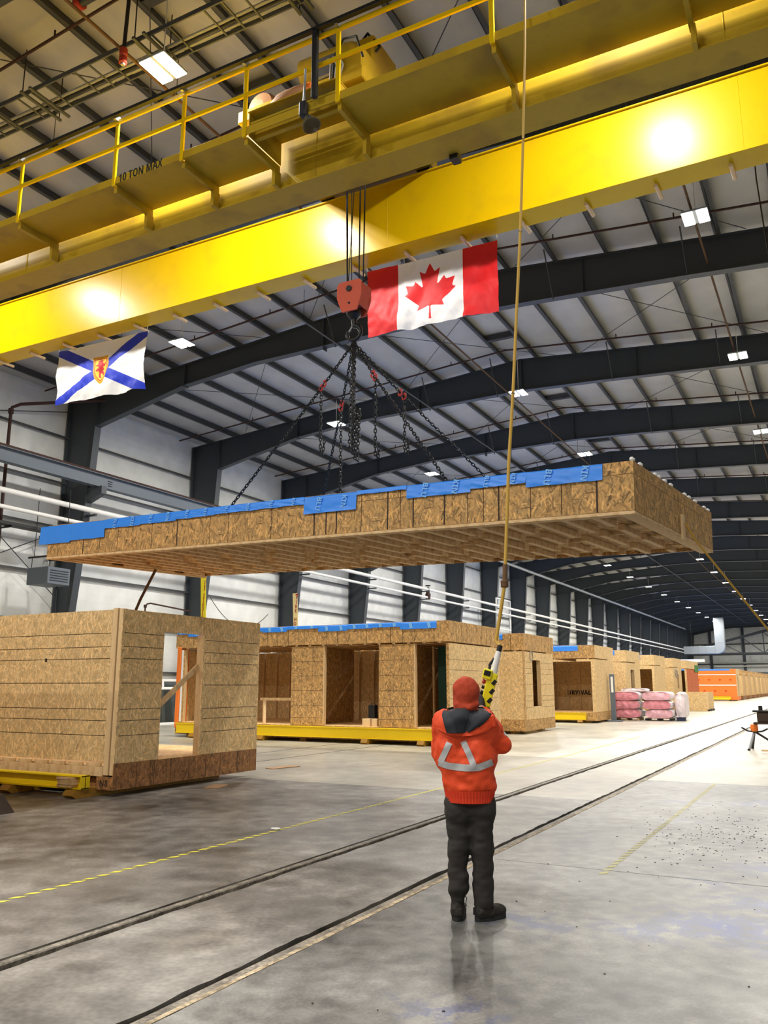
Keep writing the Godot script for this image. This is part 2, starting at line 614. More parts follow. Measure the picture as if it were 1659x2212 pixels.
func tape_line(label: String, x: float, z0: float, z1: float, pitch: float, m: Material) -> void:
	var t := thing("floor_tape", label, "tape", Vector3(x, 0, (z0 + z1) * 0.5))
	var mb := MB.new()
	var z := z0
	var c := (z0 + z1) * 0.5
	var r := RandomNumberGenerator.new()
	r.seed = 5
	while z > z1:
		var l := pitch * r.randf_range(0.46, 0.58)
		var w := r.randf_range(0.030, 0.036)
		var sh := pitch * 0.42
		mb.quad(Vector3(-w, 0.002, z - c), Vector3(w, 0.002, z - sh - c), Vector3(w, 0.002, z - sh - l - c), Vector3(-w, 0.002, z - l - c), Vector3.UP)
		z -= pitch
	part(t, "stripes", mb.mesh(), m)

func frame_rafter() -> ArrayMesh:
	# one rafter: web, flanges and stiffeners, spanning both slopes
	var bot := [Vector2(-25.2, 11.86), Vector2(-20.7, 12.80), Vector2(-17.5, 13.10), Vector2(-12.5, 13.18), Vector2(-10.0, 13.22), Vector2(-7.0, 13.10), Vector2(-2.5, 12.85), Vector2(0.7, 12.62), Vector2(5.2, 11.70)]
	var top := [Vector2(6.85, roof_y(6.85)), Vector2(-10.0, roof_y(-10.0)), Vector2(-26.85, roof_y(-26.85))]
	var poly := PackedVector2Array()
	poly.append(Vector2(-26.85, 11.6))
	for p in bot:
		poly.append(p)
	poly.append(Vector2(6.85, 11.5))
	for p in top:
		poly.append(p)
	var mb := MB.new()
	extrude_into(mb, poly, -0.012, 0.012)
	for i in bot.size() - 1:
		strip_into(mb, bot[i], bot[i + 1], -0.14, 0.14, 0.03)
	strip_into(mb, top[0], top[1], -0.13, 0.13, 0.025)
	strip_into(mb, top[1], top[2], -0.13, 0.13, 0.025)
	for x: float in [-20.7, -10.0, 0.7]:
		var yb := 13.2 if x < -9.0 and x > -11.0 else 12.75
		mb.box(Vector3(x - 0.03, yb, -0.13), Vector3(x + 0.03, roof_y(x), 0.13))
	for x: float in [-25.2, -14.5, -5.5, 5.2]:
		mb.box(Vector3(x - 0.012, 12.0 if absf(x + 10.0) > 12.0 else 13.0, -0.12), Vector3(x + 0.012, roof_y(x), 0.12))
	return mb.mesh()

func frame_column(s: float) -> ArrayMesh:
	# s = 1 left column, mirrored about the ridge for s = -1
	var inner := [Vector2(-26.1, 0.0), Vector2(-25.87, 4.53), Vector2(-25.43, 8.6), Vector2(-25.2, 11.86)]
	var poly := PackedVector2Array()
	poly.append(Vector2(-26.8, 0.0))
	for p in inner:
		poly.append(p)
	poly.append(Vector2(-26.8, 11.6))
	var mb := MB.new()
	var q := PackedVector2Array()
	for p in poly:
		q.append(p if s > 0 else Vector2(2.0 * RIDGE - p.x, p.y))
	extrude_into(mb, q, -0.012, 0.012)
	for i in inner.size() - 1:
		var a: Vector2 = inner[i]
		var b: Vector2 = inner[i + 1]
		if s < 0:
			a.x = 2.0 * RIDGE - a.x
			b.x = 2.0 * RIDGE - b.x
		strip_into(mb, a, b, -0.16, 0.16, 0.03)
	var xo := -26.8 if s > 0 else 2.0 * RIDGE + 26.8
	mb.box(Vector3(xo - 0.02, 0, -0.16), Vector3(xo + 0.02, 13.1, 0.16))
	return mb.mesh()

func corbel(s: float) -> ArrayMesh:
	var mb := MB.new()
	var p := PackedVector2Array([Vector2(-25.5, 8.72), Vector2(-24.6, 9.05), Vector2(-24.6, 9.35), Vector2(-25.35, 9.35)])
	if s < 0:
		for i in p.size():
			p[i].x = 2.0 * RIDGE - p[i].x
	extrude_into(mb, p, -0.13, 0.13)
	return mb.mesh()

func purlin_xs() -> Array:
	var a := []
	for k in 11:
		a.append(RIDGE - 0.6 - 1.53 * k)
	a.reverse()
	for k in 11:
		a.append(RIDGE + 0.6 + 1.53 * k)
	return a

func build_shell() -> void:
	var z_near := 18.0
	var z_far := -186.0
	# ---- ceiling
	var c := struct("ceiling")
	var deck := MB.new()
	extrude_into(deck, PackedVector2Array([Vector2(-27.3, roof_y(-27.3) + 0.40), Vector2(-10, roof_y(-10) + 0.40), Vector2(7.3, roof_y(7.3) + 0.40), Vector2(7.3, roof_y(7.3) + 0.7), Vector2(-10, roof_y(-10) + 0.7), Vector2(-27.3, roof_y(-27.3) + 0.7)]), z_far - 0.5, z_near + 0.5)
	part(c, "roof_deck", deck.mesh(), M.galv)
	var xs := purlin_xs()
	xs.push_front(-26.85)
	xs.push_back(6.85)
	var bay := MB.new()
	for i in xs.size() - 1:
		var a: float = xs[i]
		var b: float = xs[i + 1]
		var pts := []
		for k in 7:
			var u := k / 6.0
			var x := lerpf(a, b, u)
			pts.append(Vector3(x, roof_y(x) + 0.275 - 0.055 * sin(PI * u), 0))
		for k in 6:
			var segs := 5
			for j in segs:
				var za := -BAY * j / segs
				var zb := -BAY * (j + 1) / segs
				bay.quad(pts[k] + Vector3(0, 0, za), pts[k + 1] + Vector3(0, 0, za), pts[k + 1] + Vector3(0, 0, zb), pts[k] + Vector3(0, 0, zb), Vector3.DOWN)
	var bay_mesh := bay.mesh()
	var raf := frame_rafter()
	for n in range(-3, 25):
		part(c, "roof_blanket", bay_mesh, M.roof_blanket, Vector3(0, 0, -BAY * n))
		if n > -3:
			part(c, "rafter", raf, M.frame, Vector3(0, 0, -BAY * n))
	# purlins: one run over the whole length each
	for x in purlin_xs():
		var mb := MB.new()
		var y := roof_y(x)
		mb.box(Vector3(-0.006, 0.0, z_far), Vector3(0.006, 0.255, z_near))
		mb.box(Vector3(-0.006, 0.0, z_far), Vector3(0.105, 0.008, z_near))
		mb.box(Vector3(-0.105, 0.24, z_far), Vector3(0.006, 0.255, z_near))
		part(c, "purlin", mb.mesh(), M.purlin, Vector3(x, y, 0))
	# ridge blocking, two pieces per bay
	for n in range(0, 9):
		for k: float in [2.3, 5.2]:
			box(c, "ridge_blocking", Vector3(-10.6, roof_y(-10.6) + 0.02, -BAY * n - k - 0.1), Vector3(-9.4, roof_y(-10.6) + 0.2, -BAY * n - k + 0.1), M.purlin)
	# sprinkler branch lines under the purlins
	for n in range(1, 9):
		var z := -BAY * n + 2.0 if n > 1 else -9.3
		var l := part(c, "sprinkler_pipe", tube([Vector3(-26, roof_y(-26) - 0.32, 0), Vector3(-10, roof_y(-10) - 0.32, 0), Vector3(6, roof_y(6) - 0.32, 0)], 0.032, 6), M.pipe_rust, Vector3(0, 0, z))
		for k in 10:
			var x := -25.0 + 3.2 * k
			rod(l, "sprinkler_head", Vector3(x, roof_y(x) - 0.3, 0), Vector3(x, roof_y(x) - 0.17, 0), 0.02, M.pipe_rust, 5)
	# flange braces beside the rafters
	for n in range(2, 8):
		for x: float in [-14.0, -11.0, -6.4, -2.6]:
			rod(c, "flange_brace", Vector3(x, roof_y(x) + 0.03, -BAY * n + 0.9), Vector3(x, 13.12 - 0.03 * absf(x + 10.0), -BAY * n + 0.1), 0.022, M.purlin, 5)
	# thin wind-bracing rods crossing each bay below the purlins
	for n in range(1, 6):
		for xa: float in [-17.0, -8.5, -1.0]:
			var xb := xa - 6.5
			rod(c, "bracing_rod", Vector3(xa, roof_y(xa) - 0.05, -BAY * n - 0.3), Vector3(xb, roof_y(xb) - 0.05, -BAY * (n + 1) + 0.3), 0.012, M.purlin, 5)
			rod(c, "bracing_rod", Vector3(xb, roof_y(xb) - 0.05, -BAY * n - 0.3), Vector3(xa, roof_y(xa) - 0.05, -BAY * (n + 1) + 0.3), 0.012, M.purlin, 5)
	# ---- left and right walls
	var girt_y := [11.6, 9.7, 7.9, 6.05, 4.2, 2.3]
	var wb := MB.new()
	var ys := [0.0, 2.3, 4.2, 6.05, 7.9, 9.7, 11.6, 13.3]
	for i in ys.size() - 1:
		for k in 6:
			var ua := k / 6.0
			var ub := (k + 1) / 6.0
			var ya := lerpf(ys[i], ys[i + 1], ua)
			var yb := lerpf(ys[i], ys[i + 1], ub)
			for j in 5:
				# each blanket width billows between its two seams
				for h in 4:
					var va := h / 4.0
					var vb := (h + 1) / 4.0
					var q := func(u: float, w: float, y: float) -> Vector3:
						return Vector3(0.085 * sin(PI * u) * (0.75 + 0.25 * sin(PI * w)), y, -BAY * (j + w) / 5.0)
					var A: Vector3 = q.call(ua, va, ya)
					var B: Vector3 = q.call(ua, vb, ya)
					var C: Vector3 = q.call(ub, vb, yb)
					var D: Vector3 = q.call(ub, va, yb)
					wb.quad(A, B, C, D, Vector3.RIGHT)
	var wmesh := wb.mesh()
	for side: float in [1.0, -1.0]:
		var w := struct("wall_left" if side > 0 else "wall_right")
		var xo := -26.95 if side > 0 else 6.95
		box(w, "wall_panel", Vector3(xo - 0.35 if side > 0 else xo + 0.02, 0, z_far), Vector3(xo - 0.02 if side > 0 else xo + 0.35, 13.6, z_near), M.wall_blanket)
		var cm := frame_column(side)
		var km := corbel(side)
		for n in range(-3, 25):
			if side > 0:
				part(w, "wall_blanket", wmesh, M.wall_blanket, Vector3(xo, 0, -BAY * n))
			if n > -3:
				var col := part(w, "column", cm, M.frame, Vector3(0, 0, -BAY * n))
				if n < 7:
					part(col, "corbel", km, M.frame)
		for y: float in girt_y:
			var g := MB.new()
			var x1 := xo + 0.22 * side
			g.box(Vector3(minf(xo, x1), -0.006, z_far), Vector3(maxf(xo, x1), 0.006, z_near))
			g.box(Vector3(x1 - 0.006, -0.07, z_far), Vector3(x1 + 0.006, 0.006, z_near))
			part(w, "girt", g.mesh(), M.purlin, Vector3(0, y, 0))
	# ---- end walls
	var wn := struct("wall_near")
	box(wn, "wall_panel", Vector3(-27.3, 0, z_near), Vector3(7.3, 15, z_near + 0.4), M.wall_blanket)
	var wf := struct("wall_far")
	box(wf, "wall_panel", Vector3(-27.3, 0, z_far - 0.4), Vector3(7.3, 15, z_far), M.wall_blanket)
	for y: float in [2.4, 4.2, 6.0, 7.9, 10.0]:
		box(wf, "girt", Vector3(-27, y - 0.1, z_far), Vector3(7, y + 0.1, z_far + 0.25), M.purlin)
	for x: float in [-22.5, -16.2, -10.0, -3.8]:
		box(wf, "column", Vector3(x - 0.25, 0, z_far), Vector3(x + 0.25, roof_y(x) - 0.2, z_far + 0.45), M.frame)
	# braced truss in front of the far wall
	var zt := z_far + 6.0
	bar(wf, "truss_chord", Vector3(-26, 7.9, zt), Vector3(6, 7.9, zt), 0.3, 0.35, M.frame)
	bar(wf, "truss_chord", Vector3(-26, 8.6, zt), Vector3(-10, 12.6, zt), 0.3, 0.5, M.frame)
	bar(wf, "truss_chord", Vector3(6, 8.6, zt), Vector3(-10, 12.6, zt), 0.3, 0.5, M.frame)
	for k in 8:
		var x := -24.0 + 4.0 * k
		var yt := 12.6 - 0.25 * absf(x + 10.0)
		bar(wf, "truss_web", Vector3(x, 7.9, zt), Vector3(x, yt, zt), 0.18, 0.18, M.frame)
		bar(wf, "truss_web", Vector3(x, yt, zt), Vector3(x + 4.0 * signf(-10.0 - x + 0.1), 7.9, zt), 0.14, 0.14, M.frame)
	for y: float in [6.2, 5.55]:
		rod(wf, "white_pipe", Vector3(-22, y, z_far + 1.0), Vector3(6, y, z_far + 1.0), 0.14, M.pipe_white)

# ---------------------------------------------------------------- lamps
const ORD := ["", "first", "second", "third", "fourth", "fifth", "sixth", "seventh", "eighth", "ninth", "tenth", "eleventh", "twelfth", "thirteenth", "fourteenth", "fifteenth", "sixteenth", "seventeenth", "eighteenth"]

func build_lamps() -> void:
	var rows := [[-18.1, "left roof row"], [-9.85, "middle roof row"], [-1.95, "right roof row"]]
	for r in rows:
		for n in range(-1, 18):
			var x: float = r[0]
			var z := -9.85 * n
			var y := 12.8
			var lab: String
			if n >= 1:
				lab = "twin-panel LED bay lamp, %s from the camera in the %s" % [ORD[n], r[1]]
			elif n == 0:
				lab = "twin-panel LED bay lamp overhead beside the camera, %s" % r[1]
			else:
				lab = "twin-panel LED bay lamp behind the camera, %s" % r[1]
			var t := thing("bay_lamp", lab, "lamp", Vector3(x, y, z), "LED bay lamps under the roof")
			part(t, "housing", cb(0.60, 0.05, 0.64, 0.01), M.galv, Vector3(0, 0.035, 0))
			for s: float in [-1.0, 1.0]:
				part(t, "lens_panel", cb(0.25, 0.02, 0.62, 0.004), M.lens, Vector3(0.17 * s, 0.0, 0))
				var l := AreaLight3D.new()
				l.area_size = Vector2(0.24, 0.60)
				l.light_color = Color(1.0, 0.98, 0.945)
				l.light_energy = LAMP
				l.shadow_enabled = true
				l.area_range = 200.0
				l.position = Vector3(0.17 * s, -0.02, 0)
				l.rotation_degrees.x = -90.0
				t.add_child(l)
			var top := roof_y(x) + 0.02 - y
			rod(t, "cord", Vector3(0, 0.06, 0), Vector3(0, top, 0), 0.012, M.pipe_white, 5)

# ---------------------------------------------------------------- pipes, trays, runway
func ibeam(w: float, h: float, l: float, tf := 0.02, tw := 0.014) -> ArrayMesh:
	# I-section running along x, centred
	var mb := MB.new()
	mb.box(Vector3(-l * 0.5, -h * 0.5, -w * 0.5), Vector3(l * 0.5, -h * 0.5 + tf, w * 0.5))
	mb.box(Vector3(-l * 0.5, h * 0.5 - tf, -w * 0.5), Vector3(l * 0.5, h * 0.5, w * 0.5))
	mb.box(Vector3(-l * 0.5, -h * 0.5 + tf, -tw * 0.5), Vector3(l * 0.5, h * 0.5 - tf, tw * 0.5))
	return mb.mesh()

func build_services() -> void:
	var turn := Basis(Vector3.UP, PI / 2)
	for s: float in [1.0, -1.0]:
		var x := RIDGE - 14.95 * s
		var t := thing("crane_runway", "long grey steel crane runway beam on the %s columns" % ("left wall" if s > 0 else "far-side right wall"), "runway beam", Vector3(x, 9.35, -80))
		part(t, "beam", ibeam(0.32, 0.52, 63.0, 0.025), M.frame_grey_lit, Vector3(0, 0.26, 65.5), turn)
		part(t, "rail", cb(0.07, 0.10, 63.0, 0.012), M.pipe_rust, Vector3(0, 0.60, 65.5))
		for n in range(0, 5):
			for k in 3:
				part(t, "splice_bolt", cb(0.03, 0.02, 0.22, 0.004), M.dark_steel, Vector3(0.012 * s + 0.012, 0.16 + 0.09 * k, 80 - BAY * (n + 1) - 0.6))
			for k in 4:
				part(t, "rail_clip", cb(0.16, 0.05, 0.06, 0.006), M.pipe_rust, Vector3(0, 0.55, 80 - BAY * (n + 1) + 1.9 * k))
	# two insulated pipes along the left wall
	var pipes := [["white_pipe", "thicker upper white pipe running along the left wall", 8.38, 0.105], ["white_pipe", "thinner lower white pipe running along the left wall", 7.80, 0.078]]
	for p in pipes:
		var t := thing(p[0], p[1], "pipe", Vector3(-25.0, p[2], -80))
		for k in 6:
			var za := 80.0 - 5.0 - 28.0 * k
			part(t, "pipe_length", tube([Vector3(0, 0, za), Vector3(0, 0, za - 27.9)], p[3], 12), M.pipe_white)
			part(t, "coupling", tube([Vector3(0, 0, za - 27.75), Vector3(0, 0, za - 28.05)], p[3] * 1.18, 12), M.pipe_white)
		for n in range(3, 24):
			part(t, "pipe_bracket", cb(0.75, 0.07, 0.12, 0.008), M.frame, Vector3(-0.30, -p[3] - 0.045, 80 - BAY * n))
	var vb := thing("pipe_valve", "dirty steel valve where the white wall pipes break off", "valve", Vector3(-25.0, 7.75, -53.5))
	part(vb, "body", lathe([Vector2(0, -0.1), Vector2(0.16, -0.08), Vector2(0.2, 0.25), Vector2(0.13, 0.4), Vector2(0.1, 0.75), Vector2(0, 0.8)], 10), M.pipe_rust)
	part(vb, "handwheel", lathe([Vector2(0.17, 0.86), Vector2(0.21, 0.89), Vector2(0.17, 0.92), Vector2(0.14, 0.89), Vector2(0.17, 0.86)], 12), M.rust)
	rod(vb, "stem", Vector3(0, 0.7, 0), Vector3(0, 0.92, 0), 0.02, M.steel)
	# power conduits feeding the lamp rows
	var cd := [["tan conduit beside the middle row of roof lamps", -10.45, M.rope_brown], ["tan conduit above the right row of roof lamps", -2.05, M.rope_brown], ["grey conduit between the left and middle lamp rows", -13.95, M.tray]]
	for q in cd:
		var t := thing("lamp_conduit", q[0], "conduit", Vector3(q[1], 13.1, -70))
		rod(t, "tube", Vector3(0, 0, 80), Vector3(0, 0, -100), 0.03, q[2], 8)
		for k in 17:
			rod(t, "hanger", Vector3(0, 0.0, 60.15 - 9.85 * k - 1.0), Vector3(0, roof_y(q[1]) - 13.1, 60.15 - 9.85 * k - 1.0), 0.008, M.pipe_black, 5)
	var hw := thing("hanging_wire", "thin dark wire hanging near the right edge below the crane", "wire", Vector3(-0.42, 10.6, -15.0))
	part(hw, "wire", tube([Vector3(0, 3.0, 0), Vector3(0, 0.0, 0), Vector3(0.06, -1.3, 0), Vector3(0.12, -2.3, 0), Vector3(0.2, -3.2, 0), Vector3(0.42, -3.7, 0)], 0.014, 6), M.cable_black)
	# bright duct under the left eaves, far along
	var d := thing("spiral_duct", "thin bright metal duct under the left eaves", "duct", Vector3(-24.2, 12.05, -110))
	for k in 10:
		part(d, "duct_length", tube([Vector3(0, 0, 45 - 10.0 * k), Vector3(0, 0, 35.1 - 10.0 * k)], 0.13, 10), M.galv)
		rod(d, "hanger", Vector3(0, 0.1, 40 - 10.0 * k), Vector3(0, 1.4, 40 - 10.0 * k), 0.012, M.pipe_black, 5)
	var gd := thing("ventilation_duct", "bent rectangular galvanised duct near the far end wall", "duct", Vector3(-16.6, 7.4, -150))
	part(gd, "vertical_leg", cb(1.5, 4.2, 1.5, 0.03), M.galv, Vector3(0, 3.3, 0))
	part(gd, "elbow", extrude(PackedVector2Array([Vector2(-0.75, 1.2), Vector2(0.75, 1.2), Vector2(0.75, 0.6), Vector2(0.62, 0.1), Vector2(0.32, -0.25), Vector2(-0.1, -0.45), Vector2(-0.75, -0.5)]), 1.5), M.galv)
	part(gd, "horizontal_leg", cb(5.0, 1.25, 1.5, 0.03), M.galv, Vector3(-3.25, 0.13, 0))
	for x: float in [-0.5, 0.5, -4.5]:
		rod(gd, "hanger_rod", Vector3(x, 0.7, 0), Vector3(x, roof_y(-16.6 + x) - 7.2, 0), 0.02, M.pipe_black, 5)
	for k in 4:
		part(gd, "seam_flange", cb(0.05, 1.33, 1.58, 0.01), M.galv, Vector3(-0.9 - 1.2 * k, 0.13, 0))
	# cable ladder under the roof at the upper left
	var c := thing("cable_ladder", "grey cable ladder with strut hangers under the roof, upper left", "cable tray", Vector3(-14.0, 13.35, -9.9))
	for z: float in [-0.34, 0.34]:
		part(c, "side_rail", cb(16.0, 0.10, 0.03, 0.005), M.tray, Vector3(2, 0, z))
	for k in 40:
		if k % 4 == 3:
			continue
		part(c, "rung", cb(0.035, 0.03, 0.70, 0.004), M.tray, Vector3(-5.9 + 0.4 * k, -0.03, 0))
	for k in 5:
		part(c, "strut", cb(0.06, 0.05, 1.0, 0.006), M.tray, Vector3(-5.2 + 3.0 * k, -0.09, 0))
		part(c, "strut", cb(0.06, 0.05, 1.0, 0.006), M.tray, Vector3(-4.95 + 3.0 * k, -0.09, 0))
		rod(c, "hanger_rod", Vector3(-5.2 + 3.0 * k, -0.1, 0.45), Vector3(-5.2 + 3.0 * k, roof_y(-19.2 + 3.0 * k) - 13.35, 0.45), 0.012, M.pipe_black, 5)
		rod(c, "hanger_rod", Vector3(-5.2 + 3.0 * k, -0.1, -0.45), Vector3(-5.2 + 3.0 * k, roof_y(-19.2 + 3.0 * k) - 13.35, -0.45), 0.012, M.pipe_black, 5)
	for k in 3:
		rod(c, "power_cable", Vector3(-5.8, 0.0, -0.06 - 0.085 * k), Vector3(9.8, 0.0, -0.06 - 0.085 * k), 0.03, M.cable_grey if k != 1 else M.cable_black, 8)
	# sprinkler drop with red couplings
	var s := thing("sprinkler_drop", "rusty sprinkler drop pipe with red grooved couplings beside the nearest lamp", "pipe", Vector3(-10.25, 12.9, -9.3))
	rod(s, "drop_pipe", Vector3(0, 1.22, 0), Vector3(-0.1, 0.1, -0.05), 0.035, M.pipe_black)
	part(s, "coupling", lathe([Vector2(0.035, -0.07), Vector2(0.075, -0.06), Vector2(0.075, 0.06), Vector2(0.035, 0.07)], 10), M.red_coupling, Vector3(-0.1, 0.07, -0.05))
	part(s, "coupling", lathe([Vector2(0.035, -0.07), Vector2(0.075, -0.06), Vector2(0.075, 0.06), Vector2(0.035, 0.07)], 10), M.red_coupling, Vector3(-0.1, -0.1, -0.05))
	part(s, "nipple", tube([Vector3(-0.1, -0.2, -0.05), Vector3(-0.1, 0.15, -0.05)], 0.04, 8), M.galv)
	part(s, "tee", lathe([Vector2(0.035, -0.08), Vector2(0.07, -0.07), Vector2(0.07, 0.07), Vector2(0.035, 0.08)], 10), M.red_coupling, Vector3(0, 1.2, 0), Basis(Vector3.FORWARD, PI / 2))
	var m := thing("sprinkler_main", "dark sprinkler main with a red clamp, at the top left edge", "pipe", Vector3(-11.3, 14.1, -9.0))
	rod(m, "main_pipe", Vector3(0, 0, 0), Vector3(6.0, 0.2, 0.05), 0.09, M.frame)
	part(m, "clamp", lathe([Vector2(0.09, -0.06), Vector2(0.13, -0.05), Vector2(0.13, 0.05), Vector2(0.09, 0.06)], 10), M.red_coupling, Vector3(0.1, 0, 0), Basis(Vector3.FORWARD, PI / 2))
	# red-brown pipe stepping down the left wall
	var w := thing("wall_riser", "rust-brown riser pipe with an elbow on the left wall", "pipe", Vector3(-26.2, 7.0, -19.6))
	part(w, "riser", tube([Vector3(0, -6.9, 0), Vector3(0, 4.6, 0), Vector3(0.05, 4.85, 0), Vector3(0.25, 5.0, -0.2), Vector3(1.6, 5.8, -3.0)], 0.06, 8), M.pipe_rust)
	part(w, "elbow", lathe([Vector2(0.06, -0.1), Vector2(0.1, -0.08), Vector2(0.1, 0.1), Vector2(0.06, 0.12)], 10), M.pipe_rust, Vector3(0, 4.7, 0))
	var w2 := thing("wall_riser", "thin dark riser pipe with a top elbow behind the nearest module", "pipe", Vector3(-26.0, 0, -26.9))
	part(w2, "riser", tube([Vector3(0, 0, 0), Vector3(0, 5.0, 0), Vector3(0, 5.15, -0.1), Vector3(0, 5.2, -0.3), Vector3(0, 5.05, -2.9)], 0.035, 8), M.pipe_rust)
	part(w2, "elbow", lathe([Vector2(0.035, -0.07), Vector2(0.07, -0.06), Vector2(0.07, 0.06), Vector2(0.035, 0.07)], 8), M.pipe_rust, Vector3(0, 5.05, 0))
	# x-bracing rods of the first bay on the wall
	var br := thing("wall_bracing", "thin crossed steel bracing rods on the left wall, first bay", "brace", Vector3(-26.5, 0, -19.0))
	rod(br, "rod", Vector3(0, 10.4, 3.6), Vector3(0, 5.0, -3.6), 0.018, M.purlin, 5)
	rod(br, "rod", Vector3(0, 4.6, 3.0), Vector3(0, 7.6, -3.4), 0.018, M.purlin, 5)
	rod(br, "rod", Vector3(0, 10.8, 3.0), Vector3(0, 12.6, -3.6), 0.018, M.purlin, 5)
	# unit heater hung in front of the first column
	var h := thing("unit_heater", "grey box unit heater hung before the first column on the left", "heater", Vector3(-25.0, 5.55, -20.9))
	part(h, "casing", cb(1.1, 0.62, 1.0, 0.02), M.frame_grey_lit, Vector3(0, 0.02, 0))
	for k in 5:
		part(h, "louvre", cb(0.03, 0.03, 0.8, 0.004), M.frame, Vector3(0.56, -0.15 + 0.09 * k, 0), Basis(Vector3.BACK, 0.5))
	for q: Vector2 in [Vector2(-0.45, 0.4), Vector2(0.45, 0.4), Vector2(-0.45, -0.4), Vector2(0.45, -0.4)]:
		rod(h, "hanger_rod", Vector3(q.x, 0.3, q.y), Vector3(q.x, 0.72, q.y), 0.014, M.pipe_black, 5)
	part(h, "hanger_rail", cb(1.3, 0.06, 0.06, 0.006), M.pipe_black, Vector3(0, 0.72, 0.4))
	part(h, "hanger_rail", cb(1.3, 0.06, 0.06, 0.006), M.pipe_black, Vector3(0, 0.72, -0.4))
	rod(h, "long_rod", Vector3(0.35, 0.72, -0.4), Vector3(0.35, 3.3, -0.4), 0.014, M.pipe_black, 5)
	rod(h, "long_rod", Vector3(-0.35, 0.72, 0.4), Vector3(-0.35, 3.3, 0.4), 0.014, M.pipe_black, 5)
	part(h, "gas_pipe", tube([Vector3(-0.2, 0.3, 0.1), Vector3(-0.2, 0.55, 0.1), Vector3(-0.15, 0.62, 0.1), Vector3(0.0, 0.62, 0.1), Vector3(0.05, 0.55, 0.1), Vector3(0.05, 0.3, 0.1)], 0.025, 6), M.galv)
	part(h, "cable", tube([Vector3(0.1, -0.3, -0.3), Vector3(0.15, -1.4, -0.3), Vector3(0.3, -2.4, -0.32), Vector3(0.4, -3.2, -0.35)], 0.018, 5), M.cable_black)
	# duct drop beside it and dark cable tray on the wall
	var ct := thing("wall_tray", "dark cable tray bracketed under the white pipes on the left wall", "cable tray", Vector3(-25.6, 7.35, -19.5))
	part(ct, "tray", cb(0.4, 0.12, 6.0, 0.01), M.dark_steel)
	for k in 3:
		part(ct, "bracket", cb(1.0, 0.06, 0.06, 0.006), M.dark_steel, Vector3(-0.3, -0.09, -2.0 + 2.0 * k))
	# warning boards on two columns (letters run downwards)
	var sb := thing("column_sign", "narrow bright yellow vertical sign with red arrow on a left column", "sign", Vector3(-25.72, 4.1, -4 * BAY + 0.02))
	sign_board(sb, "FIRE EXTINGUISHER", true, M.sign_yellow, 2.55)
	var sb2 := thing("column_sign", "narrow cream and red vertical sign on the second lit column", "sign", Vector3(-25.72, 4.0, -5 * BAY + 0.02))
	sign_board(sb2, "FIRE HOSE", false, M.sign_cream, 2.65)
	# sagging cable between those columns
	var sag := []
	for k in 17:
		var u := k / 16.0
		sag.append(Vector3(-25.6, 5.75 - 4.0 * 1.0 * u * (1.0 - u) - 0.45 * u, -4 * BAY - 0.2 - 4.6 * u))
	var sc := thing("sagging_cable", "thin dark cable sagging along the left wall between two columns", "cable", sag[8])
	for k in sag.size():
		sag[k] = sag[k] - sc.position
	part(sc, "cable", tube(sag, 0.016, 6), M.cable_black)
	# pair of white service frames on the wall farther on
	var sf := thing("gas_manifold", "white square pipe manifold on the left wall above the third module", "manifold", Vector3(-25.3, 6.2, -68))
	part(sf, "frame", tube([Vector3(0, 2.9, 0), Vector3(0, 2.9, -3.4), Vector3(0, 0.3, -3.4), Vector3(0, 0.3, 0), Vector3(0, 2.9, 0)], 0.09, 8), M.pipe_white)
	part(sf, "riser", tube([Vector3(0, -2.0, -3.4), Vector3(0, 0.3, -3.4)], 0.07, 8), M.pipe_white)

func sign_board(sb: Node3D, words: String, arrow: bool, m: Material, h: float) -> void:
	part(sb, "board", cb(0.30, h, 0.02, 0.004), m, Vector3(0.05, h * 0.5, 0.17), Basis(Vector3.FORWARD, -0.055))
	var n := words.length()
	var step := (h - 0.55) / n
	for i in n:
		if words[i] == " ":
			continue
		var y := h - 0.15 - step * (i + 0.5)
		lettering(sb, "letter", words[i], minf(step * 0.95, 0.18), M.sign_red, Vector3(0.05 + (y - h * 0.5) * 0.055, y, 0.185), Basis(), true)
	if arrow:
		part(sb, "arrow", extrude(PackedVector2Array([Vector2(-0.06, 0.36), Vector2(0.06, 0.36), Vector2(0.06, 0.2), Vector2(0.10, 0.2), Vector2(0, 0.04), Vector2(-0.10, 0.2), Vector2(-0.06, 0.2)]), 0.006), M.sign_red, Vector3(0.05 - h * 0.0275 + 0.01, 0, 0.185))
	else:
		part(sb, "red_block", cb(0.16, 0.10, 0.006, 0.002), M.sign_red, Vector3(0.05 + h * 0.0275 - 0.01, h - 0.09, 0.183))
		part(sb, "red_block", cb(0.16, 0.12, 0.006, 0.002), M.sign_red, Vector3(0.05 - h * 0.0275 + 0.02, 0.30, 0.183))

# ---------------------------------------------------------------- overhead crane
const POSTS := [-18.0, -15.5, -13.05, -10.53, -8.96, -7.64, -5.87, -3.37, -0.88, 1.6, 4.0]

func girder(parent: Node3D, z0: float, z1: float, m: Material) -> void:
	# welded box girder: proud bottom and top flange plates, web plates set in
	var g := part(parent, "girder", cb(29.6, 1.36, absf(z1 - z0) - 0.05, 0.004), m, Vector3(-10, 0.71, (z0 + z1) * 0.5))
	part(g, "bottom_flange", cb(29.6, 0.03, absf(z1 - z0) + 0.03, 0.004), m, Vector3(0, -0.695, 0))
	part(g, "top_flange", cb(29.6, 0.03, absf(z1 - z0) + 0.03, 0.004), m, Vector3(0, 0.695, 0))
	part(g, "trolley_rail", cb(29.6, 0.09, 0.07, 0.01), M.dark_steel, Vector3(0, 0.755, 0))
	for x: float in [-12.2, -4.0, 3.1, 9.5]:
		part(g, "web_seam", cb(0.012, 1.32, absf(z1 - z0) - 0.04, 0.002), m, Vector3(x, 0, 0))

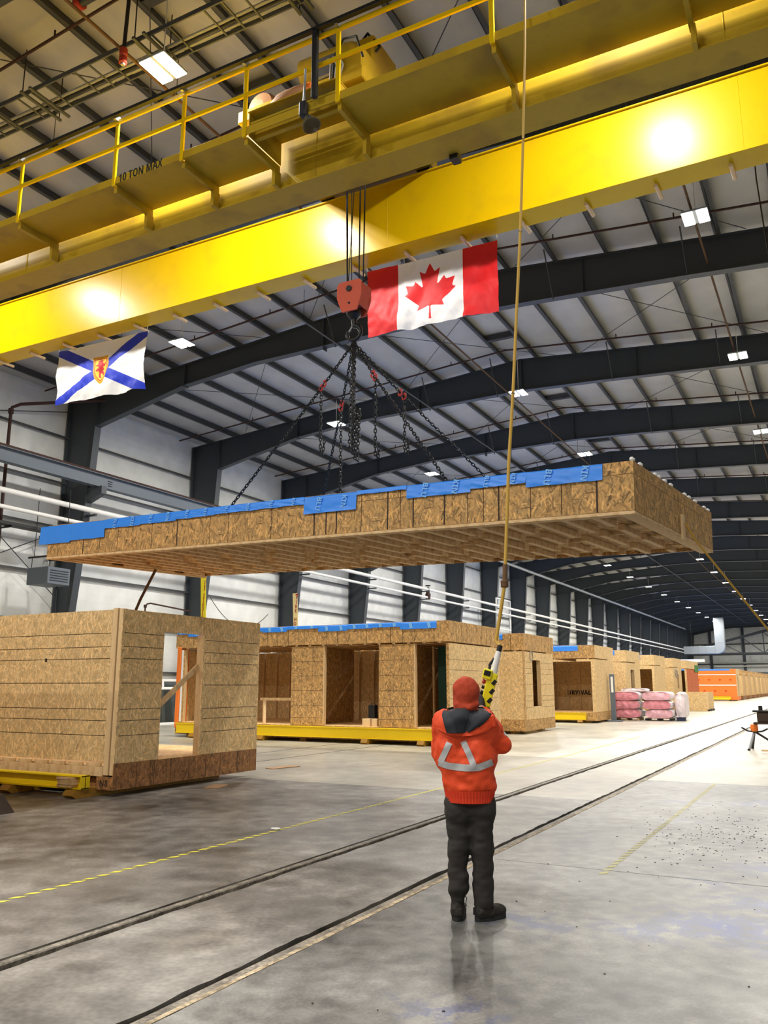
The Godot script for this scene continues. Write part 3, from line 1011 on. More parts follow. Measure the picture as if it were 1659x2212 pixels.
func build_crane() -> void:
	var t := thing("overhead_crane", "yellow double-girder overhead travelling crane with a side walkway and railing", "crane", Vector3(0, 10.0, 0))
	girder(t, -13.06, -13.57, M.yellow_clean)
	girder(t, -10.48, -11.03, M.yellow)
	for x: float in [-24.95, 4.95]:
		part(t, "end_truck", cb(0.4, 0.55, 4.6, 0.02), M.yellow, Vector3(x, 0.32, -12.0))
		for z: float in [-10.1, -13.9]:
			part(t, "truck_wheel", lathe([Vector2(0, -0.06), Vector2(0.22, -0.06), Vector2(0.22, 0.06), Vector2(0, 0.06)], 16), M.dark_steel, Vector3(x, 0.27, z), Basis(Vector3.BACK, PI / 2))
	# walkway: floor plates between the bracket posts, one bay left open and set higher
	for i in POSTS.size() - 1:
		var a: float = POSTS[i]
		var b: float = POSTS[i + 1]
		var open := absf(a + 7.64) < 0.01
		if open:
			# machinery platform above the cut-out: higher plate and cross members
			box(t, "walkway_plate", Vector3(a + 0.03, 0.86, -10.46), Vector3(b - 0.03, 0.88, -9.54), M.yellow, 0.003)
			box(t, "platform_edge", Vector3(a + 0.03, 0.66, -9.72), Vector3(b - 0.03, 0.70, -9.58), M.yellow, 0.003)
			box(t, "platform_edge", Vector3(a + 0.03, 0.46, -9.78), Vector3(b - 0.03, 0.60, -9.70), M.yellow, 0.003)
			for x: float in [a + 0.05, b - 0.05]:
				box(t, "added_light_stop", Vector3(x - 0.008, 0.44, -10.46), Vector3(x + 0.008, 0.86, -9.56), M.yellow, 0.003)  # added plates that keep lamp light off the web in this bay
			for x: float in [-6.95, -6.75, -6.45]:
				part(t, "bolt_head", lathe([Vector2(0, -0.02), Vector2(0.035, -0.02), Vector2(0.035, 0.0)], 6), M.dark_steel, Vector3(x, 0.857, -10.05))
		else:
			box(t, "walkway_plate", Vector3(a + 0.012, 0.44, -10.46), Vector3(b - 0.012, 0.452, -9.52), M.yellow, 0.003)
		var k := box(t, "toe_board", Vector3(a, 0.44, -9.525), Vector3(b, 0.585, -9.51), M.yellow, 0.003)
		if absf(a + 10.53) < 0.01:
			lettering(k, "lettering", "10 TON MAX", 0.16, M.ink, Vector3(-0.16, 0.005, 0.010), Basis().scaled(Vector3(0.78, 1.0, 1.0)), true)
	for x: float in POSTS:
		# bracket arm under the plates and its end plate on the girder web
		box(t, "bracket_arm", Vector3(x - 0.035, 0.30, -10.47), Vector3(x + 0.035, 0.435, -9.56), M.yellow, 0.004)
		box(t, "bracket_leg", Vector3(x - 0.01, 0.0, -10.47), Vector3(x + 0.055, 0.30, -10.30), M.yellow, 0.003)
		var p := box(t, "railing_post", Vector3(x - 0.035, 0.40, -9.53), Vector3(x + 0.035, 1.72, -9.49), M.yellow_clean, 0.004)
		part(p, "clip", cb(0.05, 0.10, 0.14, 0.004), M.steel, Vector3(0.02, 0.67, 0.06))
	box(t, "top_rail", Vector3(-19, 1.64, -9.515), Vector3(4.6, 1.72, -9.475), M.yellow_clean, 0.004)
	box(t, "mid_rail", Vector3(-19, 1.13, -9.515), Vector3(4.6, 1.20, -9.475), M.yellow_clean, 0.004)
	# festoon track in front of the railing
	box(t, "festoon_track", Vector3(-19, 1.70, -9.42), Vector3(4.6, 1.76, -9.34), M.dark_steel, 0.006)
	part(t, "festoon_arm", cb(0.09, 1.22, 0.08, 0.01), M.dark_steel, Vector3(-6.21, 1.12, -9.38))
	# conduit pipes across the bottom flange of the far girder
	for k in 22:
		var x := -19.6 + 1.18 * k
		rod(t, "flag_peg", Vector3(x, -0.05, -13.28), Vector3(x + 0.02, -0.05, -13.72), 0.035, M.bag_cream, 8)
	part(t, "rail_stop", cb(0.14, 0.16, 0.2, 0.01), M.dark_steel, Vector3(-4.6, 0.0, -11.06))
	# things lying on the walkway
	var bag := thing("rag_bundle", "cream rag bundle with an orange tip on the crane walkway", "bundle", Vector3(-6.95, 10.9, -9.85))
	part(bag, "wrap", blob(Vector3(0.42, 0.16, 0.2), 0.16, 3), M.rag, Vector3(0, 0.13, 0), Basis(Vector3.BACK, 0.12))
	part(bag, "orange_end", blob(Vector3(0.10, 0.12, 0.13), 0.1, 4), M.orange_wrap, Vector3(0.38, 0.2, 0), Basis(Vector3.BACK, 0.12))
	var fl := thing("work_lamp", "dangling clear flood lamp on a short steel rod under the crane platform", "lamp", Vector3(-6.45, 10.2, -9.45))
	rod(fl, "rod", Vector3(0, 0.35, 0), Vector3(0.02, 0.95, 0), 0.02, M.galv)
	part(fl, "socket", cb(0.12, 0.26, 0.12, 0.02), M.black, Vector3(0, 0.24, 0))
	part(fl, "reflector", lathe([Vector2(0.03, 0.0), Vector2(0.09, -0.10), Vector2(0.15, -0.24), Vector2(0.14, -0.24), Vector2(0.02, -0.02)], 14), M.glass, Vector3(0.05, 0.12, 0), Basis(Vector3.BACK, 0.45))
	# hoist trolley riding on the two girders
	var h := thing("hoist_trolley", "yellow hoist trolley with motor and drum on top of the crane", "trolley", Vector3(-7.3, 11.5, -12.0))
	part(h, "frame", cb(2.6, 0.25, 3.0, 0.02), M.yellow, Vector3(0, 0.25, 0))
	part(h, "drum", tube([Vector3(-0.9, 0.75, 0.15), Vector3(0.8, 0.75, 0.15)], 0.42, 20), M.dark_steel)
	part(h, "gearbox", cb(0.5, 1.2, 0.9, 0.05), M.yellow, Vector3(0.95, 0.85, 0.5))
	part(h, "motor", tube([Vector3(-0.2, 1.05, 0.95), Vector3(0.75, 1.05, 0.95)], 0.30, 16), M.yellow)
	part(h, "motor_dome", lathe([Vector2(0.30, 0), Vector2(0.28, 0.12), Vector2(0.18, 0.2), Vector2(0, 0.22)], 16), M.yellow, Vector3(0.75, 1.05, 0.95), Basis(Vector3.BACK, -PI / 2))
	part(h, "guard_bracket", tube([Vector3(0.95, 1.42, 0.9), Vector3(1.05, 1.52, 0.9), Vector3(1.3, 1.15, 0.9), Vector3(1.22, 1.08, 0.9)], 0.025, 6), M.dark_steel)
	part(h, "control_cabinet", cb(0.5, 0.5, 0.5, 0.02), M.yellow, Vector3(1.0, 0.55, 1.2))
	part(h, "housing", cb(1.3, 0.42, 0.7, 0.06), M.yellow, Vector3(-0.35, 1.05, 0.35))
	part(h, "brake", lathe([Vector2(0, -0.12), Vector2(0.26, -0.12), Vector2(0.30, -0.05), Vector2(0.30, 0.05), Vector2(0.26, 0.12), Vector2(0.1, 0.16), Vector2(0, 0.16)], 18), M.rag, Vector3(-1.1, 0.70, 1.0), Basis(Vector3.RIGHT, PI / 2))
	part(h, "junction_box", cb(0.42, 0.42, 0.3, 0.03), M.steel, Vector3(0.55, 0.62, 1.35))
	for k in 5:
		part(h, "cable_loop", tube([Vector3(0.62 + 0.05 * k, 0.72, 1.5), Vector3(0.72 + 0.06 * k, 0.5 - 0.02 * k, 1.58), Vector3(0.66 + 0.05 * k, 0.30, 1.5)], 0.018, 6), M.cable_black if k % 2 else M.cable_grey)
	part(h, "cable", tube([Vector3(0.75, 0.75, 1.5), Vector3(0.95, 0.95, 1.55), Vector3(1.2, 0.9, 1.55), Vector3(1.3, 0.5, 1.5)], 0.02, 6), M.cable_black)
	for x: float in [-1.1, 1.1]:
		for z: float in [1.245, -1.315]:
			part(h, "wheel", lathe([Vector2(0, -0.05), Vector2(0.16, -0.05), Vector2(0.16, 0.05), Vector2(0, 0.05)], 14), M.dark_steel, Vector3(x, 0.17, z), Basis(Vector3.RIGHT, PI / 2))
	# underside members visible between the girders
	part(h, "cross_beam", cb(0.5, 0.3, 2.0, 0.02), M.dark_steel, Vector3(1.2, 0.1, 0))
	part(h, "cross_beam", cb(0.4, 0.3, 2.0, 0.02), M.dark_steel, Vector3(-0.3, 0.1, 0))

func blob(r: Vector3, bump: float, sd: int, nu := 20, nv := 12) -> ArrayMesh:
	# soft rounded lump
	var f := FastNoiseLite.new()
	f.seed = sd
	f.frequency = 1.1
	return grid(func(u: float, v: float) -> Vector3:
		var a := -TAU * u
		var b := PI * (v - 0.5)
		var d := Vector3(cos(b) * cos(a), sin(b), cos(b) * sin(a))
		d = Vector3(signf(d.x) * pow(absf(d.x), 0.75), signf(d.y) * pow(absf(d.y), 0.75), signf(d.z) * pow(absf(d.z), 0.75))
		return d * r * (1.0 + bump * f.get_noise_3dv(Vector3(d.x, d.y, d.z))), nu, nv)

# ---------------------------------------------------------------- hook, slings, lifted roof panel, flags
func links_into(mb: MB, pts: Array, size := 0.062, r := 0.0095) -> void:
	# chain along a polyline, alternate links turned a quarter
	var total := 0.0
	for i in pts.size() - 1:
		total += pts[i].distance_to(pts[i + 1])
	var n := maxi(2, int(total / size))
	var seg := 0
	var done := 0.0
	for k in n:
		var s := total * (k + 0.5) / n
		while seg < pts.size() - 2 and s > done + pts[seg].distance_to(pts[seg + 1]):
			done += pts[seg].distance_to(pts[seg + 1])
			seg += 1
		var a: Vector3 = pts[seg]
		var b: Vector3 = pts[seg + 1]
		var d := (b - a).normalized()
		var c := a + d * (s - done)
		var bs := along(d, Vector3(0.3, 0.2, 0.9))
		var w := bs.x if k % 2 == 0 else bs.y
		var loop := []
		for q in 9:
			var an := TAU * q / 8.0
			loop.append(c + w * cos(an) * size * 0.36 + d * sin(an) * size * 0.72)
		tube_into(mb, loop, r, 5, false)

func chain(label: String, pts: Array, hooks := [], size := 0.062) -> void:
	var o: Vector3 = pts[0]
	var t := thing("chain_sling", label, "chain", o, "sling chains on the crane hook")
	var q := []
	for p: Vector3 in pts:
		q.append(p - o)
	var mb := MB.new()
	links_into(mb, q, size)
	part(t, "links", mb.mesh(), M.chain)
	for h: Vector3 in hooks:
		var k := part(t, "shortener_hook", tube([Vector3(0, 0.07, 0), Vector3(0.02, 0.035, 0), Vector3(0.02, -0.02, 0), Vector3(0, -0.055, 0), Vector3(-0.035, -0.04, 0), Vector3(-0.04, 0.0, 0)], 0.018, 8), M.chain_red, h - o)
		part(k, "pin", cb(0.07, 0.025, 0.035, 0.006), M.chain_red, Vector3(0, 0.05, 0))

func build_load() -> void:
	var hk := Vector3(-6.95, 8.42, -11.9)
	var b := thing("hook_block", "orange crane hook block with dark swivel hook and wire ropes", "hook", hk)
	var plate := PackedVector2Array([Vector2(-0.25, 0.24), Vector2(-0.20, 0.30), Vector2(0.20, 0.30), Vector2(0.25, 0.24), Vector2(0.25, 0.0), Vector2(0.15, -0.27), Vector2(-0.15, -0.27), Vector2(-0.25, 0.0)])
	for z: float in [0.16, -0.16]:
		var p := part(b, "cheek_plate", extrude(plate, 0.035), M.hook_orange, Vector3(0, 0, z))
		part(p, "pin_boss", lathe([Vector2(0, -0.03), Vector2(0.055, -0.03), Vector2(0.055, 0.03), Vector2(0, 0.03)], 14), M.dark_steel, Vector3(0, 0.15, 0.01 * signf(z)), Basis(Vector3.RIGHT, PI / 2))
		part(p, "pin_boss", lathe([Vector2(0, -0.025), Vector2(0.02, -0.025), Vector2(0.02, 0.025), Vector2(0, 0.025)], 10), M.dark_steel, Vector3(0, -0.12, 0.01 * signf(z)), Basis(Vector3.RIGHT, PI / 2))
	part(b, "sheave", lathe([Vector2(0, -0.10), Vector2(0.21, -0.10), Vector2(0.17, 0.0), Vector2(0.21, 0.10), Vector2(0, 0.10)], 20), M.hook_orange, Vector3(0, 0.08, 0), Basis(Vector3.RIGHT, PI / 2))
	part(b, "side_guard", cb(0.03, 0.4, 0.30, 0.006), M.hook_orange, Vector3(0.22, 0.02, 0), Basis(Vector3.BACK, -0.2))
	part(b, "side_guard", cb(0.03, 0.4, 0.30, 0.006), M.hook_orange, Vector3(-0.22, 0.02, 0), Basis(Vector3.BACK, 0.2))
	part(b, "swivel", lathe([Vector2(0, -0.36), Vector2(0.07, -0.36), Vector2(0.13, -0.28), Vector2(0.13, -0.2), Vector2(0, -0.2)], 14), M.dark_steel)
	var hp := []
	var rad := []
	for k in 15:
		var a := lerpf(1.45, -3.5, k / 14.0)
		hp.append(Vector3(0.135 * cos(a), -0.62 + 0.135 * sin(a), 0))
	part(b, "hook", tube([Vector3(0, -0.34, 0), Vector3(0.01, -0.45, 0)] + hp, 0.052, 10, 0.028), M.dark_steel)
	part(b, "latch", tube([Vector3(-0.02, -0.46, 0), Vector3(-0.10, -0.58, 0)], 0.014, 6), M.steel)
	for k in 8:
		var dx := -0.23 + 0.04 * (k % 4) if k < 4 else 0.10 + 0.04 * (k % 4)
		var z := -0.06 + 0.04 * (k % 3)
		part(b, "wire_rope", tube([Vector3(dx * 0.8, 0.2, z), Vector3(dx, 2.95, z)], 0.008, 5), M.dark_steel)
	part(b, "wire_rope", tube([Vector3(-0.1, 0.2, 0.05), Vector3(0.06, 2.95, 0.05)], 0.008, 5), M.dark_steel)

	# roof panel: local x runs left (-) from the near right lower corner, -z is depth
	var B := Basis(Vector3.UP, deg_to_rad(-5.157)) * Basis(Vector3.BACK, deg_to_rad(-1.948)) * Basis(Vector3.RIGHT, deg_to_rad(1.063))
	var O := Vector3(-1.903, 3.669, -9.813)
	var L := 11.19
	var D := 4.1
	var T := 0.643
	var r := thing("roof_panel", "large strand-board roof panel with blue membrane edge hanging from the crane", "roof panel", O)
	r.basis = B
	# long front edge: boards with butt joints, upper strip above a seam
	var cuts := [-11.19, -8.29, -4.54, -2.2, 0.0]
	for i in cuts.size() - 1:
		box(r, "edge_board", Vector3(cuts[i] + 0.002, 0.045, -0.018), Vector3(cuts[i + 1] - 0.002, 0.485, 0.0), M.osb_local, 0.002)
		box(r, "edge_board", Vector3(cuts[i] + 0.002, 0.489, -0.018), Vector3(cuts[i + 1] - 0.002, T, 0.0), M.osb_local, 0.002)
	# right side
	for i in 2:
		box(r, "edge_board", Vector3(-0.018, 0.045, -D * (i + 1) / 2.0 + 0.002), Vector3(0.0, 0.485, -D * i / 2.0 - 0.02), M.osb_local, 0.002)
		box(r, "edge_board", Vector3(-0.018, 0.489, -D * (i + 1) / 2.0 + 0.002), Vector3(0.0, T, -D * i / 2.0 - 0.02), M.osb_local, 0.002)
	box(r, "edge_board", Vector3(-L, 0.045, -D), Vector3(-L + 0.018, T, -0.02), M.osb_local, 0.002)
	box(r, "edge_board", Vector3(-L + 0.02, 0.045, -D), Vector3(-0.02, T, -D + 0.018), M.osb_local, 0.002)
	box(r, "roof_deck", Vector3(-L + 0.02, T - 0.02, -D + 0.02), Vector3(-0.02, T + 0.004, -0.02), M.blue, 0.002)
	box(r, "ceiling_board", Vector3(-L + 0.02, 0.10, -D + 0.02), Vector3(-0.02, 0.115, -0.02), M.osb_local, 0.002)
	# nailing marks over each joist
	for x: float in [-10.87, -10.12, -9.66, -9.17, -8.29, -7.67, -6.91, -6.5, -5.6, -4.76, -4.54, -4.35, -3.91, -3.46, -3.25, -3.04, -2.55, -2.2, -1.97, -1.75, -1.31, -0.9, -0.45]:
		var wide := 0.022 if absf(fmod(x * 37.0, 3.0)) > 1.2 else 0.010
		box(r, "nail_line", Vector3(x - wide * 0.5, 0.05, -0.001), Vector3(x + wide * 0.5, 0.60, 0.0015), M.nail, 0.0005)
	# pale timber under the edge and joists in staggered lengths
	box(r, "edge_plate", Vector3(-L, 0.0, -0.14), Vector3(0, 0.042, 0.004), M.wood, 0.004)
	box(r, "edge_plate", Vector3(-0.19, 0.0, -D), Vector3(0.0, 0.042, -0.145), M.wood_grey, 0.004)
	box(r, "edge_plate", Vector3(-L, 0.0, -D), Vector3(-L + 0.12, 0.042, -0.145), M.wood_grey, 0.004)
	var q := RandomNumberGenerator.new()
	q.seed = 9
	for i in 27:
		var x := -0.55 - 0.40 * i
		var ends := [0.14]
		var ph := fposmod(i * 0.62, 1.55)
		var z := 1.0 + ph * 0.75
		while z < D - 0.5:
			ends.append(z + q.randf_range(-0.08, 0.08))
			z += 1.15 + 0.25 * ((i * 7) % 3)
		ends.append(D - 0.05)
		for k in ends.size() - 1:
			var a: float = ends[k] + (0.17 if k > 0 else 0.0)
			box(r, "joist", Vector3(x - 0.045, 0.012, -ends[k + 1] + 0.17), Vector3(x + 0.045, 0.10, -a), M.wood_grey, 0.005)
		if i % 2 == 0:
			box(r, "blocking", Vector3(x - 0.355, 0.05, -1.9 - 0.5 * ((i / 2) % 3)), Vector3(x - 0.045, 0.10, -1.86 - 0.5 * ((i / 2) % 3)), M.wood_grey, 0.003)
	for i in 3:
		box(r, "patch_board", Vector3(-0.42, 0.04, -1.45 - 1.05 * i), Vector3(-0.14, 0.055, -1.1 - 1.05 * i), M.osb_local, 0.002)
	# blue membrane flaps folded over the front edge
	var fl := [[-11.42, -10.49, 0.285], [-10.49, -9.52, 0.315], [-9.52, -8.57, 0.47], [-8.57, -7.69, 0.485], [-7.69, -6.81, 0.505], [-6.81, -5.86, 0.52], [-5.86, -4.95, 0.525], [-4.95, -3.99, 0.375], [-3.99, -3.14, 0.585], [-3.14, -2.15, 0.455], [-2.15, -1.36, 0.50], [-1.36, -0.37, 0.44]]
	var fold := FastNoiseLite.new()
	fold.seed = 6
	fold.frequency = 1.3
	for k in fl.size():
		var f: Array = fl[k]
		var xa: float = f[0]
		var xb: float = f[1]
		var yb: float = f[2]
		var mesh := grid(func(u: float, v: float) -> Vector3:
			var x := lerpf(xa, xb, u)
			var low := yb + 0.012 * fold.get_noise_2d(x * 2.0, 3.0)
			if v < 0.25:
				return Vector3(x, T + 0.012, lerpf(-0.5, 0.004, v / 0.25))
			var w := (v - 0.25) / 0.75
			return Vector3(x, lerpf(T + 0.010, low, w), 0.012 + 0.018 * w * (1.0 + fold.get_noise_2d(x * 3.0, w * 2.0))), 14, 10)
		var p := part(r, "membrane_flap", mesh, M.blue)
		if k > 1 and k != 8:
			for w: float in [0.3, 0.78]:
				var x := lerpf(xa, xb, w)
				var h := minf(0.115, (T - yb) * 0.62)
				lettering(p, "print", "BLU" if w < 0.5 else "KIN", h * 0.72, M.blue_print, Vector3(x, (T + yb) * 0.5, 0.036), Basis(Vector3.BACK, -PI / 2 - 0.2), true)
	# row of pale strapping ends along the right top edge, cleat and tag rope
	for z: float in [-0.03, -0.35, -1.0, -1.15, -1.45, -1.75, -2.5, -2.75, -3.1, -3.7, -3.95]:
		part(r, "strap_end", cb(0.05, 0.05, 0.09, 0.015), M.white, Vector3(-0.02, T + 0.02, z))
	box(r, "cleat", Vector3(0.0, -0.03, -2.25), Vector3(0.03, 0.32, -2.12), M.wood, 0.004)
	var tr := thing("tag_rope", "tan tag rope hanging from the right side of the lifted panel", "rope", r.transform * Vector3(0.05, 0.2, -2.18))
	var o2 := tr.position
	var rp := [Vector3.ZERO]
	for w: Vector3 in [Vector3(-1.54, 3.67, -11.92), Vector3(-1.22, 3.17, -11.9), Vector3(-0.93, 2.72, -12.0), Vector3(-0.74, 2.42, -12.1), Vector3(-0.25, 1.6, -12.3), Vector3(0.3, 0.5, -12.5), Vector3(0.5, 0.03, -12.55), Vector3(0.9, 0.02, -12.4)]:
		rp.append(w - o2)
	part(tr, "strand", tube(rp, 0.015, 8), M.rope)
	# left tag rope going down behind the nearest module
	var tl := thing("tag_rope", "brown tag rope hanging from the left underside of the lifted panel", "rope", Vector3(-11.95, 4.0, -12.6))
	part(tl, "strand", tube([Vector3.ZERO, Vector3(-0.22, -0.6, 0.15), Vector3(-0.42, -1.3, 0.3), Vector3(-0.5, -2.9, 0.3)], 0.028, 8), M.rope_brown)

	# four sling legs to the panel, shortened, with loose ends hanging
	var top := hk + Vector3(0.0, -0.80, 0)
	var an := [Vector3(-7.3, T, -0.8), Vector3(-7.3, T, -3.3), Vector3(-2.9, T, -0.8), Vector3(-2.9, T, -3.3)]
	var say := ["near left sling chain from the hook down to the roof panel", "far left sling chain from the hook down to the roof panel", "near right sling chain from the hook down to the roof panel", "far right sling chain from the hook down to the roof panel"]
	for i in 4:
		var e: Vector3 = r.transform * an[i]
		var mid := top.lerp(e, 0.26 + 0.05 * (i % 2)) + Vector3(0, -0.02, 0)
		chain(say[i], [top, mid, e + Vector3(0, 0.12, 0)], [mid, mid + (top - mid).normalized() * 0.10])
		part(r, "lifting_eye", lathe([Vector2(0.05, 0.0), Vector2(0.09, 0.01), Vector2(0.09, 0.05), Vector2(0.03, 0.12), Vector2(0.0, 0.16)], 10), M.steel, an[i])
		# loose end below the shortener
		var dn := [1.15, 1.9, 1.35, 1.0][i] as float
		chain("loose chain tail hanging from the %s shortener hook" % ["near left", "far left", "near right", "far right"][i], [mid, mid + Vector3(0.0, -dn * 0.5, 0), mid + Vector3(0.0, -dn, 0), mid + Vector3(0.05, -dn - 0.05, 0), mid + Vector3(0.08, -dn + 0.2, 0)], [])
	for k in 3:
		var dx := [-0.05, 0.02, 0.07][k] as float
		chain(["slack chain hanging straight down left of the hook", "slack chain hanging straight down under the hook", "slack chain hanging straight down right of the hook"][k], [top + Vector3(dx * 0.4, 0, 0), top + Vector3(dx, -1.0, 0.05 * k), top + Vector3(dx * 1.4, -1.95 - 0.1 * k, 0.05 * k), top + Vector3(dx * 1.4 + 0.05, -2.0 - 0.1 * k, 0.05 * k), top + Vector3(dx * 1.4 + 0.09, -1.3, 0.05 * k)], [])

	# flags below the far girder
	flag(Vector3(-7.66, 9.96, -13.64), Vector3(-4.86, 9.92, -13.64), 1.42, canada(), "canada_flag", "red and white flag with a red maple leaf under the crane girder", 3)
	flag(Vector3(-16.6, 9.98, -13.64), Vector3(-13.62, 9.93, -13.64), 1.42, scotia(), "province_flag", "white flag with blue saltire and gold shield under the crane girder", 8)

func flag(a: Vector3, b: Vector3, h: float, tex: Texture2D, called: String, label: String, sd: int) -> void:
	var t := thing(called, label, "flag", (a + b) * 0.5)
	var m := mat(Color(1, 1, 1), 0.55)
	m.albedo_texture = tex
	m.rim_enabled = true
	m.rim = 0.2
	var f := FastNoiseLite.new()
	f.seed = sd
	f.frequency = 0.55
	var w := a.distance_to(b)
	var mesh := grid(func(u: float, v: float) -> Vector3:
		var x := (u - 0.5) * w
		var fall := sin(PI * u)
		var z := 0.10 * f.get_noise_2d(u * 7.0 + v * 1.5, v * 2.0) * (0.25 + v) + 0.035 * sin(u * 19.0 + v * 4.0) * v * (1.0 - 0.6 * fall)
		var drop := 0.018 * fall * (1.0 - v)
		return Vector3(x * (1.0 - 0.012 * v), (0.5 - u) * (a.y - b.y) - v * h - drop - 0.02 * v * absf(u - 0.5), z), 60, 30)
	part(t, "cloth", mesh, m)
	var hem := MB.new()
	for u: float in [-0.5, 0.5]:
		tube_into(hem, [Vector3(u * w, 0.02, 0), Vector3(u * w, 0.14, 0.03)], 0.008, 6)
	part(t, "ties", hem.mesh(), M.white)

func fill_poly(im: Image, pts: PackedVector2Array, c: Color) -> void:
	var lo := pts[0]
	var hi := pts[0]
	for p in pts:
		lo = lo.min(p)
		hi = hi.max(p)
	for y in range(maxi(0, int(lo.y)), mini(im.get_height(), int(hi.y) + 1)):
		for x in range(maxi(0, int(lo.x)), mini(im.get_width(), int(hi.x) + 1)):
			if Geometry2D.is_point_in_polygon(Vector2(x + 0.5, y + 0.5), pts):
				im.set_pixel(x, y, c)

func canada() -> ImageTexture:
	var im := Image.create(640, 320, false, Image.FORMAT_RGB8)
	var red := Color(0.86, 0.035, 0.09)
	im.fill(Color(0.93, 0.93, 0.93))
	im.fill_rect(Rect2i(0, 0, 160, 320), red)
	im.fill_rect(Rect2i(480, 0, 160, 320), red)
	var half := [Vector2(4890, 4430), Vector2(4845, 3567), Vector2(4870, 3495), Vector2(4956, 3469), Vector2(5815, 3620), Vector2(5699, 3300), Vector2(5719, 3227), Vector2(6660, 2465), Vector2(6448, 2366), Vector2(6414, 2287), Vector2(6600, 1715), Vector2(6058, 1830), Vector2(5985, 1792), Vector2(5880, 1545), Vector2(5457, 1999), Vector2(5390, 2010), Vector2(5346, 1942), Vector2(5550, 890), Vector2(5223, 1079), Vector2(5132, 1052), Vector2(4800, 400)]
	var pts := PackedVector2Array()
	for p: Vector2 in half:
		pts.append(p / 15.0)
	for i in range(half.size() - 2, -1, -1):
		pts.append(Vector2(9600.0 - half[i].x, half[i].y) / 15.0)
	fill_poly(im, pts, red)
	return ImageTexture.create_from_image(im)

func scotia() -> ImageTexture:
	var W := 640
	var H := 330
	var im := Image.create(W, H, false, Image.FORMAT_RGB8)
	im.fill(Color(0.92, 0.93, 0.93))
	var blue := Color(0.03, 0.19, 0.78)
	var k := 48.0
	fill_poly(im, PackedVector2Array([Vector2(0, 0), Vector2(k * 1.3, 0), Vector2(W, H - k * 0.66), Vector2(W, H), Vector2(W - k * 1.3, H), Vector2(0, k * 0.66)]), blue)
	fill_poly(im, PackedVector2Array([Vector2(W, 0), Vector2(W, k * 0.66), Vector2(k * 1.3, H), Vector2(0, H), Vector2(0, H - k * 0.66), Vector2(W - k * 1.3, 0)]), blue)
	var shield := func(s: float) -> PackedVector2Array:
		var p := PackedVector2Array()
		for q: Vector2 in [Vector2(-52, -75), Vector2(52, -75), Vector2(52, 5), Vector2(40, 50), Vector2(18, 80), Vector2(0, 92), Vector2(-18, 80), Vector2(-40, 50), Vector2(-52, 5)]:
			p.append(Vector2(W * 0.5, H * 0.5 - 4) + q * s)
		return p
	var gold := Color(0.93, 0.70, 0.12)
	var red := Color(0.78, 0.06, 0.12)
	fill_poly(im, shield.call(1.0), gold)
	fill_poly(im, shield.call(0.93), Color(0.55, 0.36, 0.05))
	fill_poly(im, shield.call(0.90), gold)
	fill_poly(im, shield.call(0.80), red)
	fill_poly(im, shield.call(0.74), Color(0.96, 0.80, 0.22))
	# upright lion in outline
	var lion := PackedVector2Array()
	for q: Vector2 in [Vector2(-8, -50), Vector2(8, -52), Vector2(18, -44), Vector2(14, -34), Vector2(22, -26), Vector2(30, -36), Vector2(33, -28), Vector2(24, -14), Vector2(14, -10), Vector2(20, 4), Vector2(12, 14), Vector2(22, 24), Vector2(26, 40), Vector2(16, 44), Vector2(10, 32), Vector2(2, 26), Vector2(-2, 40), Vector2(8, 54), Vector2(-6, 58), Vector2(-14, 44), Vector2(-10, 24), Vector2(-16, 10), Vector2(-26, 16), Vector2(-32, 6), Vector2(-22, -2), Vector2(-14, -6), Vector2(-18, -18), Vector2(-28, -14), Vector2(-30, -24), Vector2(-18, -28), Vector2(-16, -42)]:
		lion.append(Vector2(W * 0.5, H * 0.5 - 6) + q)
	fill_poly(im, lion, red)
	return ImageTexture.create_from_image(im)

# ---------------------------------------------------------------- house modules
func sheet_wall(p: Node3D, called: String, axis: int, at: float, s0: float, s1: float, y0: float, y1: float, holes: Array, m: Material, step := 1.22, th := 0.018) -> void:
	# sheathing along x (axis 0) or z (axis 2); holes are [s0, s1, y0, y1]
	var cuts := [s0, s1]
	var s := s1 - step
	while s > s0 + 0.15:
		cuts.append(s)
		s -= step
	for h in holes:
		cuts.append(h[0])
		cuts.append(h[1])
	cuts.sort()
	for i in cuts.size() - 1:
		var a: float = cuts[i]
		var b: float = cuts[i + 1]
		if b - a < 0.02:
			continue
		var spans := [[y0, y1]]
		for h in holes:
			if a > h[0] - 0.01 and b < h[1] + 0.01:
				var nxt := []
				for q in spans:
					if h[2] > q[0] + 0.02:
						nxt.append([q[0], minf(h[2], q[1])])
					if h[3] < q[1] - 0.02:
						nxt.append([maxf(h[3], q[0]), q[1]])
				spans = nxt
		for q in spans:
			var lo: Vector3
			var hi: Vector3
			if axis == 0:
				lo = Vector3(a + 0.0015, q[0], at - th)
				hi = Vector3(b - 0.0015, q[1], at)
			else:
				lo = Vector3(at - th, q[0], a + 0.0015)
				hi = Vector3(at, q[1], b - 0.0015)
			box(p, called, lo, hi, m, 0.002)

func nail_rows(p: Node3D, axis: int, at: float, s0: float, s1: float, ys: Array) -> void:
	for k in ys.size():
		var y: float = ys[k]
		var a := s0 + 0.02
		var b := s1 - 0.02
		if axis == 0:
			box(p, "nail_line", Vector3(a, y - 0.005, at), Vector3(b, y + 0.005, at + 0.0012), M.nail, 0.0004)
		else:
			box(p, "nail_line", Vector3(at, y - 0.005, a), Vector3(at + 0.0012, y + 0.005, b), M.nail, 0.0004)

